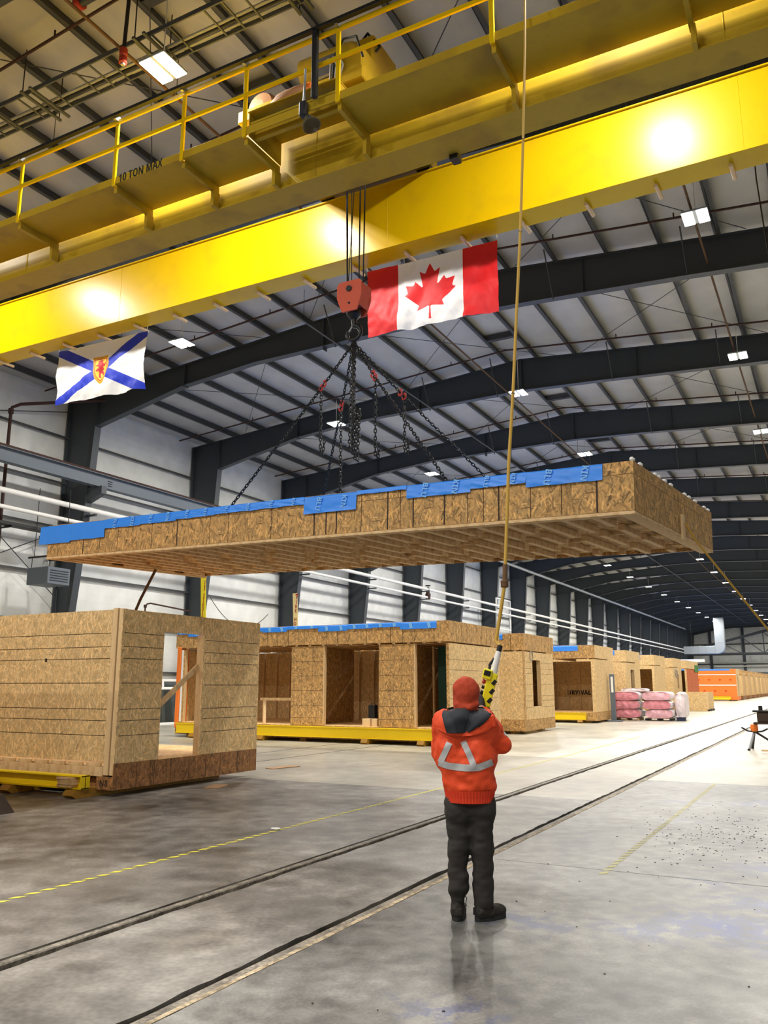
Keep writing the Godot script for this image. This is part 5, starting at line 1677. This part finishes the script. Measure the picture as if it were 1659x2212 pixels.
# ---------------------------------------------------------------- the worker (surface nets over tapered capsules)
class Field:
	var lo: Vector3
	var n: Vector3i
	var h: float
	var f: PackedFloat32Array
	func setup(a: Vector3, b: Vector3, cell: float) -> void:
		lo = a
		h = cell
		n = Vector3i(((b - a) / cell).ceil()) + Vector3i.ONE
		f.resize(n.x * n.y * n.z)
		f.fill(9.0)
	func add(a: Vector3, ra: float, b: Vector3, rb: float, k: float) -> void:
		var m := maxf(ra, rb) + k + 2.5 * h
		var p0 := ((a.min(b) - Vector3.ONE * m - lo) / h).floor()
		var p1 := ((a.max(b) + Vector3.ONE * m - lo) / h).ceil()
		var ab := b - a
		var l2 := maxf(ab.length_squared(), 1e-9)
		for z in range(maxi(0, int(p0.z)), mini(n.z, int(p1.z) + 1)):
			for y in range(maxi(0, int(p0.y)), mini(n.y, int(p1.y) + 1)):
				var row := (z * n.y + y) * n.x
				for x in range(maxi(0, int(p0.x)), mini(n.x, int(p1.x) + 1)):
					var p := lo + Vector3(x, y, z) * h
					var t := clampf((p - a).dot(ab) / l2, 0.0, 1.0)
					var d := p.distance_to(a + ab * t) - lerpf(ra, rb, t)
					var o := f[row + x]
					var w := maxf(k - absf(o - d), 0.0) / k
					f[row + x] = minf(o, d) - w * w * k * 0.25
	func ell(c: Vector3, r: Vector3, k: float) -> void:
		var m := k + 2.5 * h
		var p0 := ((c - r - Vector3.ONE * m - lo) / h).floor()
		var p1 := ((c + r + Vector3.ONE * m - lo) / h).ceil()
		var rm := minf(r.x, minf(r.y, r.z))
		for z in range(maxi(0, int(p0.z)), mini(n.z, int(p1.z) + 1)):
			for y in range(maxi(0, int(p0.y)), mini(n.y, int(p1.y) + 1)):
				var row := (z * n.y + y) * n.x
				for x in range(maxi(0, int(p0.x)), mini(n.x, int(p1.x) + 1)):
					var q := (lo + Vector3(x, y, z) * h - c) / r
					var l := q.length()
					var d := (l - 1.0) * rm * (1.0 if l < 1e-5 else clampf(l / ((q / r).length() * rm), 0.3, 3.0))
					var o := f[row + x]
					var w := maxf(k - absf(o - d), 0.0) / k
					f[row + x] = minf(o, d) - w * w * k * 0.25
	func cut_below(y0: float) -> void:
		for z in n.z:
			for y in n.y:
				var d := y0 - (lo.y + y * h)
				var row := (z * n.y + y) * n.x
				for x in n.x:
					f[row + x] = maxf(f[row + x], d)
	func cut_above(y0: float) -> void:
		for z in n.z:
			for y in n.y:
				var d := (lo.y + y * h) - y0
				var row := (z * n.y + y) * n.x
				for x in n.x:
					f[row + x] = maxf(f[row + x], d)
	func wrinkle(amp: float, freq: Vector3, sd: int) -> void:
		var q := FastNoiseLite.new()
		q.seed = sd
		q.frequency = 1.0
		q.fractal_octaves = 2
		for z in n.z:
			for y in n.y:
				var row := (z * n.y + y) * n.x
				for x in n.x:
					if absf(f[row + x]) < 0.04:
						var p := (lo + Vector3(x, y, z) * h) * freq
						f[row + x] += amp * q.get_noise_3dv(p)
	func at(p: Vector3) -> float:
		var q := (p - lo) / h
		var i := Vector3i(q.floor())
		if i.x < 0 or i.y < 0 or i.z < 0 or i.x >= n.x - 1 or i.y >= n.y - 1 or i.z >= n.z - 1:
			return 9.0
		var t := q - Vector3(i)
		var s := 0.0
		for k in 8:
			var dx := k & 1
			var dy := (k >> 1) & 1
			var dz := k >> 2
			var w := (t.x if dx else 1.0 - t.x) * (t.y if dy else 1.0 - t.y) * (t.z if dz else 1.0 - t.z)
			s += w * f[((i.z + dz) * n.y + i.y + dy) * n.x + i.x + dx]
		return s
	func grad(p: Vector3) -> Vector3:
		var e := h * 0.75
		return Vector3(at(p + Vector3(e, 0, 0)) - at(p - Vector3(e, 0, 0)), at(p + Vector3(0, e, 0)) - at(p - Vector3(0, e, 0)), at(p + Vector3(0, 0, e)) - at(p - Vector3(0, 0, e))).normalized()
	func nets(mb: MB) -> void:
		var vid := {}
		var pos := []
		var nr := []
		var sx := 1
		var sy := n.x
		var sz := n.x * n.y
		var off := [0, sx, sy, sx + sy, sz, sx + sz, sy + sz, sx + sy + sz]
		var ed := [[0, 1], [2, 3], [4, 5], [6, 7], [0, 2], [1, 3], [4, 6], [5, 7], [0, 4], [1, 5], [2, 6], [3, 7]]
		for z in n.z - 1:
			for y in n.y - 1:
				for x in n.x - 1:
					var b := z * sz + y * sy + x
					if absf(f[b]) > 2.0 * h:
						continue
					var mask := 0
					for k in 8:
						if f[b + off[k]] < 0.0:
							mask |= 1 << k
					if mask == 0 or mask == 255:
						continue
					var s := Vector3.ZERO
					var c := 0
					for e in ed:
						var va := f[b + off[e[0]]]
						var vb := f[b + off[e[1]]]
						if (va < 0.0) != (vb < 0.0):
							var t := va / (va - vb)
							var pa := Vector3(e[0] & 1, (e[0] >> 1) & 1, e[0] >> 2)
							var pb := Vector3(e[1] & 1, (e[1] >> 1) & 1, e[1] >> 2)
							s += pa.lerp(pb, t)
							c += 1
					var p := lo + (Vector3(x, y, z) + s / c) * h
					vid[b] = pos.size()
					pos.append(p)
					nr.append(grad(p))
		for b: int in vid:
			for ax in 3:
				var st: int = [sx, sy, sz][ax]
				var u: int = [sy, sz, sx][ax]
				var w: int = [sz, sx, sy][ax]
				if b + st >= f.size() or (f[b] < 0.0) == (f[b + st] < 0.0):
					continue
				if not (vid.has(b - u) and vid.has(b - w) and vid.has(b - u - w)):
					continue
				var i0: int = vid[b]
				var i1: int = vid[b - u]
				var i2: int = vid[b - u - w]
				var i3: int = vid[b - w]
				mb.smooth_tri([pos[i0], pos[i1], pos[i2]], [nr[i0], nr[i1], nr[i2]])
				mb.smooth_tri([pos[i0], pos[i2], pos[i3]], [nr[i0], nr[i2], nr[i3]])

func on_back(fl: Field, x: float, y: float, off: float) -> Vector3:
	# march from behind (+z) until the cloth is met
	var z := 0.40
	for k in 60:
		var d := fl.at(Vector3(x, y, z))
		if d < 0.002:
			break
		z -= clampf(d * 0.8, 0.002, 0.05)
		if z < -0.15:
			break
	return Vector3(x, y, z + off)

func ribbon(fl: Field, pts: Array, wid: float, off: float, nseg := 18) -> ArrayMesh:
	# band of cloth laid on the back of a garment along a path of (x, y)
	return grid(func(u: float, v: float) -> Vector3:
		var s := u * (pts.size() - 1)
		var i := mini(int(s), pts.size() - 2)
		var a: Vector2 = pts[i]
		var b: Vector2 = pts[i + 1]
		var p := a.lerp(b, s - i)
		var d := (b - a).normalized()
		var q := p + Vector2(-d.y, d.x) * (0.5 - v) * wid
		return on_back(fl, q.x, q.y, off), nseg, 3)

func patch(fl: Field, rows: Array, off: float, bulge: float, nu := 16, nv := 12) -> ArrayMesh:
	# cloth panel hanging on the back: rows are [y, x_left, x_right] from top to bottom
	return grid(func(u: float, v: float) -> Vector3:
		var s := v * (rows.size() - 1)
		var i := mini(int(s), rows.size() - 2)
		var t := s - i
		var y := lerpf(rows[i][0], rows[i + 1][0], t)
		var x := lerpf(lerpf(rows[i][1], rows[i + 1][1], t), lerpf(rows[i][2], rows[i + 1][2], t), u)
		var yy: float = y + (rows[i][3] if rows[i].size() > 3 else 0.0) * sin(PI * u)
		return on_back(fl, clampf(x, -0.262, 0.19), yy, off + bulge * sin(PI * v * 0.5) * (0.55 + 0.45 * sin(PI * u))) + Vector3(x - clampf(x, -0.262, 0.19), 0, 0), nu, nv)

func hand(mb: MB, wrist: Vector3, out: Vector3, palm: Vector3, across: Vector3) -> void:
	# gloved hand: out = fingers' direction, palm = palm normal, across = towards the thumb
	var fl := Field.new()
	fl.setup(wrist - Vector3.ONE * 0.16, wrist + Vector3.ONE * 0.18, 0.006)
	var c := wrist + out * 0.05
	for k in 4:
		var o := across * (0.028 - 0.0187 * k)
		fl.add(wrist + o * 0.7, 0.022, wrist + out * 0.085 + o, 0.015, 0.012)
		var l := [0.042, 0.047, 0.043, 0.034][k] as float
		var k0 := wrist + out * 0.088 + o
		var k1 := k0 + (out * 0.75 + palm * 0.65).normalized() * l
		var k2 := k1 + (palm * 0.95 - out * 0.25).normalized() * l * 0.75
		var k3 := k2 + (palm * 0.35 - out * 0.9).normalized() * l * 0.6
		fl.add(k0, 0.0125, k1, 0.0115, 0.005)
		fl.add(k1, 0.0115, k2, 0.0105, 0.005)
		fl.add(k2, 0.0105, k3, 0.0092, 0.005)
	var t0 := wrist + out * 0.03 + across * 0.030
	var t1 := t0 + (across * 0.6 + out * 0.6 + palm * 0.5).normalized() * 0.042
	var t2 := t1 + (palm * 0.8 + out * 0.5).normalized() * 0.034
	fl.add(t0, 0.016, t1, 0.0135, 0.008)
	fl.add(t1, 0.0135, t2, 0.0115, 0.006)
	fl.nets(mb)

func build_worker() -> void:
	var t := thing("person", "person seen from behind in an orange high-visibility jacket and rust hood, holding a crane pendant", "person", Vector3(-2.55, 0, -6.2), "", atan2(2.55, 6.2))
	var sR := Vector3(0.125, 1.425, -0.01)
	var sL := Vector3(-0.215, 1.425, -0.01)
	var eR := Vector3(0.232, 1.255, -0.09)
	var eL := Vector3(-0.235, 1.20, -0.16)
	var hR := Vector3(0.098, 1.515, -0.29)
	var hL := Vector3(-0.02, 1.455, -0.36)
	# body: head with a face, neck, trunk and limbs as one surface under the clothes
	var bd := MB.new()
	var hf := Field.new()
	hf.setup(Vector3(-0.36, 0.95, -0.48), Vector3(0.34, 1.80, 0.22), 0.0125)
	var hc := Vector3(-0.03, 1.645, -0.03)
	hf.ell(hc, Vector3(0.078, 0.108, 0.094), 0.02)
	hf.add(hc + Vector3(0, -0.06, -0.045), 0.05, hc + Vector3(0, -0.085, -0.065), 0.034, 0.03)
	hf.add(hc + Vector3(0, 0.01, -0.088), 0.012, hc + Vector3(0, -0.025, -0.108), 0.017, 0.012)
	hf.add(hc + Vector3(-0.02, -0.055, -0.088), 0.012, hc + Vector3(0.02, -0.055, -0.088), 0.012, 0.01)
	for s: float in [-1.0, 1.0]:
		hf.add(hc + Vector3(0.078 * s, 0.02, 0.0), 0.014, hc + Vector3(0.08 * s, -0.025, 0.0), 0.012, 0.008)
		hf.add(hc + Vector3(0.018 * s, 0.028, -0.085), 0.014, hc + Vector3(0.045 * s, 0.028, -0.078), 0.012, 0.012)
	hf.add(Vector3(-0.035, 1.45, 0.0), 0.062, hc + Vector3(0, -0.05, 0.01), 0.055, 0.03)
	for s: float in [-1.0, 1.0]:
		hf.add(Vector3(-0.035 + 0.085 * s, 1.38, 0), 0.08, Vector3(-0.035 + 0.06 * s, 1.0, 0), 0.09, 0.08)
	hf.add(sR, 0.06, eR, 0.045, 0.04)
	hf.add(eR, 0.045, hR, 0.032, 0.03)
	hf.add(sL, 0.06, eL, 0.045, 0.04)
	hf.add(eL, 0.045, hL, 0.032, 0.03)
	hf.nets(bd)
	var body := part(t, "body", bd.mesh(), M.skin)
	for s: float in [-1.0, 1.0]:
		part(body, "eye", lathe([Vector2(0, -0.006), Vector2(0.009, 0), Vector2(0, 0.006)], 10), M.eye, hc + Vector3(0.030 * s, 0.010, -0.090))
	# gloves
	var gl := MB.new()
	hand(gl, hR + Vector3(-0.005, 0.02, -0.02), Vector3(-0.15, 0.85, -0.5).normalized(), Vector3(0.55, 0.2, -0.8).normalized(), Vector3(-0.75, 0.1, -0.5).normalized())
	part(t, "glove", gl.mesh(), M.glove)
	var gl2 := MB.new()
	hand(gl2, hL, Vector3(0.75, 0.35, -0.3).normalized(), Vector3(0.3, 0.1, -0.9).normalized(), Vector3(-0.3, 0.9, 0.1).normalized())
	part(t, "glove", gl2.mesh(), M.glove)
	# trousers
	var tf := Field.new()
	tf.setup(Vector3(-0.30, 0.04, -0.22), Vector3(0.26, 0.98, 0.24), 0.0115)
	for s: float in [-1.0, 1.0]:
		tf.add(Vector3(-0.013 + 0.088 * s, 0.90, 0.0), 0.092, Vector3(-0.013 + 0.090 * s, 0.78, 0.01), 0.098, 0.10)
	# left leg: slightly bent, bunched over the boot; right leg straight
	tf.add(Vector3(-0.100, 0.80, 0.0), 0.098, Vector3(-0.105, 0.50, 0.005), 0.078, 0.05)
	tf.add(Vector3(-0.105, 0.50, 0.005), 0.078, Vector3(-0.113, 0.30, 0.02), 0.070, 0.03)
	tf.add(Vector3(-0.110, 0.30, 0.02), 0.072, Vector3(-0.112, 0.235, 0.02), 0.078, 0.02)
	tf.add(Vector3(-0.112, 0.225, 0.02), 0.072, Vector3(-0.118, 0.165, 0.02), 0.058, 0.015)
	tf.add(Vector3(0.070, 0.80, 0.0), 0.098, Vector3(0.074, 0.50, 0.0), 0.080, 0.05)
	tf.add(Vector3(0.074, 0.50, 0.0), 0.080, Vector3(0.072, 0.11, 0.015), 0.071, 0.03)
	tf.wrinkle(0.013, Vector3(5, 10, 5), 3)
	tf.cut_below(0.095)
	tf.cut_above(0.93)
	var tm := MB.new()
	tf.nets(tm)
	var tr := part(t, "trousers", tm.mesh(), M.trousers)
	part(tr, "pocket_flap", cb(0.012, 0.09, 0.10, 0.004), M.trousers, Vector3(0.158, 0.79, 0.03))
	part(tr, "tool_loop", cb(0.012, 0.06, 0.05, 0.004), M.trousers, Vector3(0.152, 0.52, 0.03))
	# boots
	for k in 2:
		var bf := Field.new()
		var an := Vector3(-0.118, 0.0, 0.02) if k == 0 else Vector3(0.060, 0.0, 0.02)
		var toe := Vector3(0.06, 0, -1).normalized() if k == 0 else Vector3(0.80, 0, -0.60).normalized()
		bf.setup(an + Vector3(-0.14, -0.01, -0.30), an + Vector3(0.26, 0.26, 0.12), 0.0085)
		bf.add(an + Vector3(0, 0.20, -0.005), 0.050, an + Vector3(0, 0.09, 0.0), 0.048, 0.02)
		bf.add(an + Vector3(0, 0.055, 0.01), 0.052, an + toe * 0.07 + Vector3(0, 0.055, 0), 0.052, 0.03)
		bf.add(an + toe * 0.07 + Vector3(0, 0.055, 0), 0.052, an + toe * 0.165 + Vector3(0, 0.048, 0), 0.050, 0.03)
		bf.wrinkle(0.007, Vector3(14, 18, 14), 8 + k)
		bf.cut_below(0.022)
		var bm := MB.new()
		bf.nets(bm)
		var bt := part(t, "boot", bm.mesh(), M.boot)
		var sole := PackedVector2Array()
		for q in 20:
			var a := TAU * q / 20.0
			var l := cos(a)
			sole.append(Vector2(signf(l) * pow(absf(l), 0.7) * 0.140 + 0.078, sin(a) * (0.056 if l > 0 else 0.050)))
		part(bt, "sole", extrude(sole, 0.032), M.sole, an + Vector3(0, 0.016, 0), Basis(toe, Vector3.UP.cross(toe) * -1.0, Vector3.UP))
		part(bt, "heel_counter", cb(0.075, 0.055, 0.02, 0.012), M.sole, an - toe * 0.047 + Vector3(0, 0.065, 0), along(-toe))
		if k == 0:
			part(bt, "laces", tube([an + Vector3(0.05, 0.17, -0.02), an + Vector3(0.068, 0.15, -0.01), an + Vector3(0.06, 0.11, -0.02), an + Vector3(0.066, 0.09, -0.02)], 0.004, 5), M.cable_grey)
	# jacket
	var jf := Field.new()
	jf.setup(Vector3(-0.40, 0.80, -0.46), Vector3(0.40, 1.60, 0.28), 0.0115)
	for s: float in [-1.0, 1.0]:
		jf.add(Vector3(-0.04 + 0.105 * s, 1.38, 0.0), 0.105, Vector3(-0.045 + 0.112 * s, 1.18, 0.01), 0.115, 0.10)
		jf.add(Vector3(-0.035 + 0.098 * s, 1.16, 0.01), 0.108, Vector3(-0.012 + 0.090 * s, 0.97, 0.01), 0.112, 0.08)
	jf.add(Vector3(-0.015, 0.97, 0.02), 0.13, Vector3(-0.015, 1.10, 0.02), 0.12, 0.06)
	jf.add(Vector3(-0.16, 1.43, -0.01), 0.075, Vector3(0.09, 1.43, -0.01), 0.075, 0.06)
	jf.add(Vector3(-0.035, 1.46, 0.0), 0.095, Vector3(-0.03, 1.53, -0.01), 0.088, 0.04)
	jf.add(sR, 0.083, eR, 0.076, 0.05)
	jf.add(eR, 0.076, hR.lerp(eR, 0.12), 0.054, 0.03)
	jf.add(sL, 0.082, eL, 0.074, 0.05)
	jf.add(eL, 0.074, hL.lerp(eL, 0.12), 0.054, 0.03)
	jf.wrinkle(0.020, Vector3(6, 7, 6), 21)
	jf.cut_below(0.885)
	var jm := MB.new()
	jf.nets(jm)
	var jk := part(t, "jacket", jm.mesh(), M.jacket)
	# ribbed waistband
	var wb := MB.new()
	var ribs := 96
	var prev := []
	for q in ribs + 1:
		var a := TAU * q / ribs
		var rr := 1.0 + (0.016 if q % 2 == 0 else -0.012)
		var c := Vector3(cos(a) * 0.182 * rr - 0.012, 0, sin(a) * 0.134 * rr + 0.012)
		var cur := [c * Vector3(0.99, 0, 0.99) + Vector3(0, 0.835, 0), c + Vector3(0, 0.87, 0), c * Vector3(1.06, 0, 1.06) + Vector3(0, 0.925, 0)]
		if prev.size() > 0:
			for k in 2:
				wb.quad(prev[k], cur[k], cur[k + 1], prev[k + 1], Vector3(c.x + 0.012, 0, c.z))
			wb.tri(prev[0], cur[0], Vector3(-0.012, 0.835, 0.012), Vector3.DOWN)
		prev = cur
	part(t, "waistband", wb.mesh(), M.rib)
	# reflective tape: belt, two slanted braces, right sleeve band
	part(jk, "reflective_tape", ribbon(jf, [Vector2(-0.245, 1.125), Vector2(-0.16, 1.105), Vector2(-0.05, 1.095), Vector2(0.05, 1.095), Vector2(0.12, 1.118), Vector2(0.165, 1.135)], 0.05, 0.005, 30), M.reflect)
	part(jk, "reflective_tape", ribbon(jf, [Vector2(-0.158, 1.275), Vector2(-0.19, 1.21), Vector2(-0.232, 1.125)], 0.046, 0.006, 12), M.reflect)
	part(jk, "reflective_tape", ribbon(jf, [Vector2(-0.055, 1.283), Vector2(-0.015, 1.20), Vector2(0.030, 1.095)], 0.046, 0.006, 12), M.reflect)
	var fa := (hR - eR).normalized()
	var cuff := []
	part(jk, "sleeve_band", tube([eR + fa * 0.015, eR + fa * 0.06], 0.081, 20, 0.078), M.reflect)
	# cape-like hood lying on the back: orange rim and navy lining
	part(jk, "hood_rim", patch(jf, [[1.515, -0.17, 0.11], [1.485, -0.255, 0.165], [1.45, -0.292, 0.198], [1.405, -0.280, 0.186], [1.365, -0.235, 0.135, -0.012], [1.335, -0.165, 0.05, -0.015]], 0.012, 0.022), M.jacket)
	part(jk, "hood_lining", patch(jf, [[1.535, -0.13, 0.10], [1.515, -0.205, 0.13], [1.48, -0.215, 0.165], [1.44, -0.205, 0.13], [1.40, -0.195, 0.085], [1.345, -0.178, 0.0, -0.006]], 0.018, 0.018), M.navy)
	# the lining lies in two soft lobes with a deep fold between them
	part(jk, "lining_lobe", patch(jf, [[1.530, -0.12, -0.02], [1.505, -0.195, 0.0], [1.46, -0.205, -0.015], [1.41, -0.192, -0.035], [1.35, -0.172, -0.05]], 0.024, 0.034), M.navy)
	part(jk, "lining_lobe", patch(jf, [[1.525, 0.03, 0.095], [1.495, 0.035, 0.140], [1.46, 0.015, 0.145], [1.41, -0.005, 0.085], [1.36, -0.025, 0.01]], 0.024, 0.030), M.navy)
	part(jk, "epaulette", cb(0.035, 0.095, 0.05, 0.01), M.jacket, Vector3(0.178, 1.435, 0.075), Basis(Vector3.BACK, 0.12))
	part(jk, "strap", cb(0.06, 0.04, 0.03, 0.008), M.navy, Vector3(0.138, 1.475, 0.07))
	# hooded sweatshirt drawn over the head
	var kf := Field.new()
	kf.setup(Vector3(-0.22, 1.44, -0.20), Vector3(0.16, 1.82, 0.16), 0.009)
	kf.ell(Vector3(-0.025, 1.655, -0.01), Vector3(0.10, 0.118, 0.114), 0.02)
	kf.add(Vector3(-0.025, 1.655, 0.0), 0.096, Vector3(-0.028, 1.53, 0.0), 0.097, 0.03)
	kf.add(Vector3(-0.09, 1.555, 0.06), 0.022, Vector3(0.0, 1.535, 0.095), 0.022, 0.012)
	kf.add(Vector3(0.0, 1.535, 0.092), 0.018, Vector3(0.055, 1.56, 0.055), 0.016, 0.02)
	kf.wrinkle(0.010, Vector3(9, 9, 9), 23)
	kf.cut_below(1.475)
	var km := MB.new()
	kf.nets(km)
	var hd := part(t, "sweatshirt_hood", km.mesh(), M.hoodie)
	part(hd, "seam", ribbon(kf, [Vector2(-0.02, 1.755), Vector2(0.0, 1.70), Vector2(-0.012, 1.66), Vector2(0.002, 1.62)], 0.004, 0.001, 14), M.hoodie)
	pendant()

func pendant() -> void:
	# crane control pendant held in front of the worker's right shoulder
	var W := Transform3D(Basis(Vector3.UP, atan2(2.55, 6.2)), Vector3(-2.55, 0, -6.2))
	var lo := W * Vector3(0.112, 1.487, -0.37)
	var hi := W * Vector3(0.200, 1.80, -0.36)
	var t := thing("crane_pendant", "yellow crane pendant control with black buttons on a long tan cable", "pendant control", lo)
	var up := (hi - lo).normalized()
	var z := (W.basis.z - up * W.basis.z.dot(up)).normalized()
	var B := Basis(up.cross(z), up, z)
	var h := lo.distance_to(hi)
	part(t, "box", cb(0.082, h, 0.085, 0.008), M.pendant, up * h * 0.5, B)
	part(t, "head", cb(0.075, 0.085, 0.10, 0.008), M.pendant, up * (h - 0.02) + B * Vector3(-0.045, 0.0, 0.01), B)
	part(t, "display", cb(0.055, 0.042, 0.008, 0.003), M.black, up * (h - 0.012) + B * Vector3(-0.048, 0.0, 0.062), B)
	for k in 4:
		part(t, "hazard_mark", cb(0.03, 0.045, 0.003, 0.001), M.black, B * Vector3(0.025, 0.03 + 0.075 * k, 0.0435), B * Basis(Vector3.BACK, -0.5))
	part(t, "stop_button", lathe([Vector2(0, 0.03), Vector2(0.016, 0.03), Vector2(0.02, 0.02), Vector2(0.012, 0.0)], 12), M.chain_red, B * Vector3(-0.04, h - 0.085, 0.02), B * Basis(Vector3.BACK, PI / 2))
	for k in 4:
		part(t, "button", lathe([Vector2(0, 0.026), Vector2(0.014, 0.024), Vector2(0.014, 0.0)], 10), M.black, B * Vector3(-0.04, h - 0.13 - 0.042 * k, 0.02), B * Basis(Vector3.BACK, PI / 2))
	part(t, "sleeve", tube([up * (h - 0.01), up * (h + 0.10), up * (h + 0.185)], 0.032, 10, 0.022), M.white)
	part(t, "strain_hook", tube([up * h + B * Vector3(-0.03, 0.0, 0), up * h + B * Vector3(-0.045, 0.06, 0), up * h + B * Vector3(-0.02, 0.12, 0)], 0.012, 6), M.black)
	part(t, "gland", tube([up * (h + 0.18), up * (h + 0.235)], 0.022, 10), M.black)
	var pts := [lo + up * (h + 0.23)]
	for q: Vector3 in [Vector3(-2.532, 2.07, -6.77), Vector3(-2.511, 2.29, -6.833), Vector3(-2.490, 2.569, -6.912), Vector3(-2.502, 2.921, -7.012), Vector3(-2.534, 3.753, -7.249), Vector3(-2.544, 4.512, -7.466), Vector3(-2.575, 5.639, -7.787), Vector3(-2.599, 6.583, -8.056), Vector3(-2.655, 8.006, -8.461), Vector3(-2.732, 9.66, -8.932), Vector3(-2.79, 10.6, -9.2), Vector3(-2.82, 11.68, -9.38)]:
		pts.append(q)
	for k in pts.size():
		pts[k] = pts[k] - lo
	part(t, "cable", tube(pts, 0.0155, 10), M.rope)
	part(t, "cable_joint", tube([pts[3] + Vector3(0, -0.02, 0), pts[3].lerp(pts[4], 0.5)], 0.022, 10), M.rope_brown)
	part(t, "cable_collar", lathe([Vector2(0.02, -0.03), Vector2(0.034, -0.025), Vector2(0.034, 0.03), Vector2(0.02, 0.035)], 12), M.rope_brown, pts[3])
	for k: int in [6, 8, 9]:
		part(t, "cable_tie", lathe([Vector2(0.015, -0.008), Vector2(0.021, 0), Vector2(0.015, 0.008)], 8), M.black, pts[k])

# ---------------------------------------------------------------- small things on the floor
func build_small() -> void:
	tape_line("worn yellow hazard tape dashes on the floor left of the rails", -6.1, -2.5, -30.0, 0.155, M.tape)
	tape_line("worn pale hazard tape dashes on the floor at the right", -2.08, -8.15, -16.3, 0.155, M.tape_pale)
	var c := thing("board_scrap", "flat strand-board scrap on the floor by the nearest module", "scrap", Vector3(-9.57, 0, -11.82), "", 0.3)
	part(c, "scrap", extrude(PackedVector2Array([Vector2(-0.14, -0.24), Vector2(0.12, -0.26), Vector2(0.15, 0.22), Vector2(-0.1, 0.27)]), 0.014), M.cardboard, Vector3(0, 0.009, 0), Basis(Vector3.RIGHT, PI / 2))
	var c2 := thing("board_scrap", "second flat scrap on the floor behind the nearest module", "scrap", Vector3(-10.55, 0, -15.2), "", -0.2)
	part(c2, "scrap", extrude(PackedVector2Array([Vector2(-0.15, -0.4), Vector2(0.16, -0.38), Vector2(0.13, 0.4), Vector2(-0.14, 0.35)]), 0.012), M.cardboard, Vector3(0, 0.008, 0), Basis(Vector3.RIGHT, PI / 2))
	var r := RandomNumberGenerator.new()
	r.seed = 31
	# grit: dark crumbs on the right-hand slab
	var g := MeshInstance3D.new()
	g.name = "floor_grit"
	var mb := MB.new()
	for k in 300:
		var p := Vector3(-1.35 + r.randfn(0.0, 0.45), 0.002, -10.9 + r.randfn(0.0, 1.1))
		if k > 260:
			p = Vector3(r.randf_range(-3.1, 0.5), 0.002, r.randf_range(-14.0, -3.0))
		var s := r.randf_range(0.002, 0.006)
		mb.obox(p, Basis(Vector3.UP, r.randf() * TAU), Vector3(s * 1.6, 0.002, s))
	g.mesh = mb.mesh()
	g.material_override = M.rust
	g.set_meta("label", "dark crumbs of grit scattered on the right-hand floor slab")
	g.set_meta("category", "grit")
	g.set_meta("kind", "stuff")
	add_child(g)
	var w := thing("paper_scrap", "small white crumpled paper scrap beside the yellow tape line", "scrap", Vector3(-6.15, 0, -8.75))
	part(w, "paper", blob(Vector3(0.06, 0.012, 0.035), 0.5, 8, 10, 6), M.white, Vector3(0, 0.012, 0))
	var lb := thing("lumber_length", "pale board lying on the floor below the work stand at right", "lumber", Vector3(-1.3, 0, -24.3))
	part(lb, "board", cb(1.2, 0.04, 0.09, 0.004), M.wood, Vector3(0, 0.06, 0))
	part(lb, "sleeper", cb(0.09, 0.04, 0.5, 0.004), M.wood_grey, Vector3(-0.2, 0.02, 0))
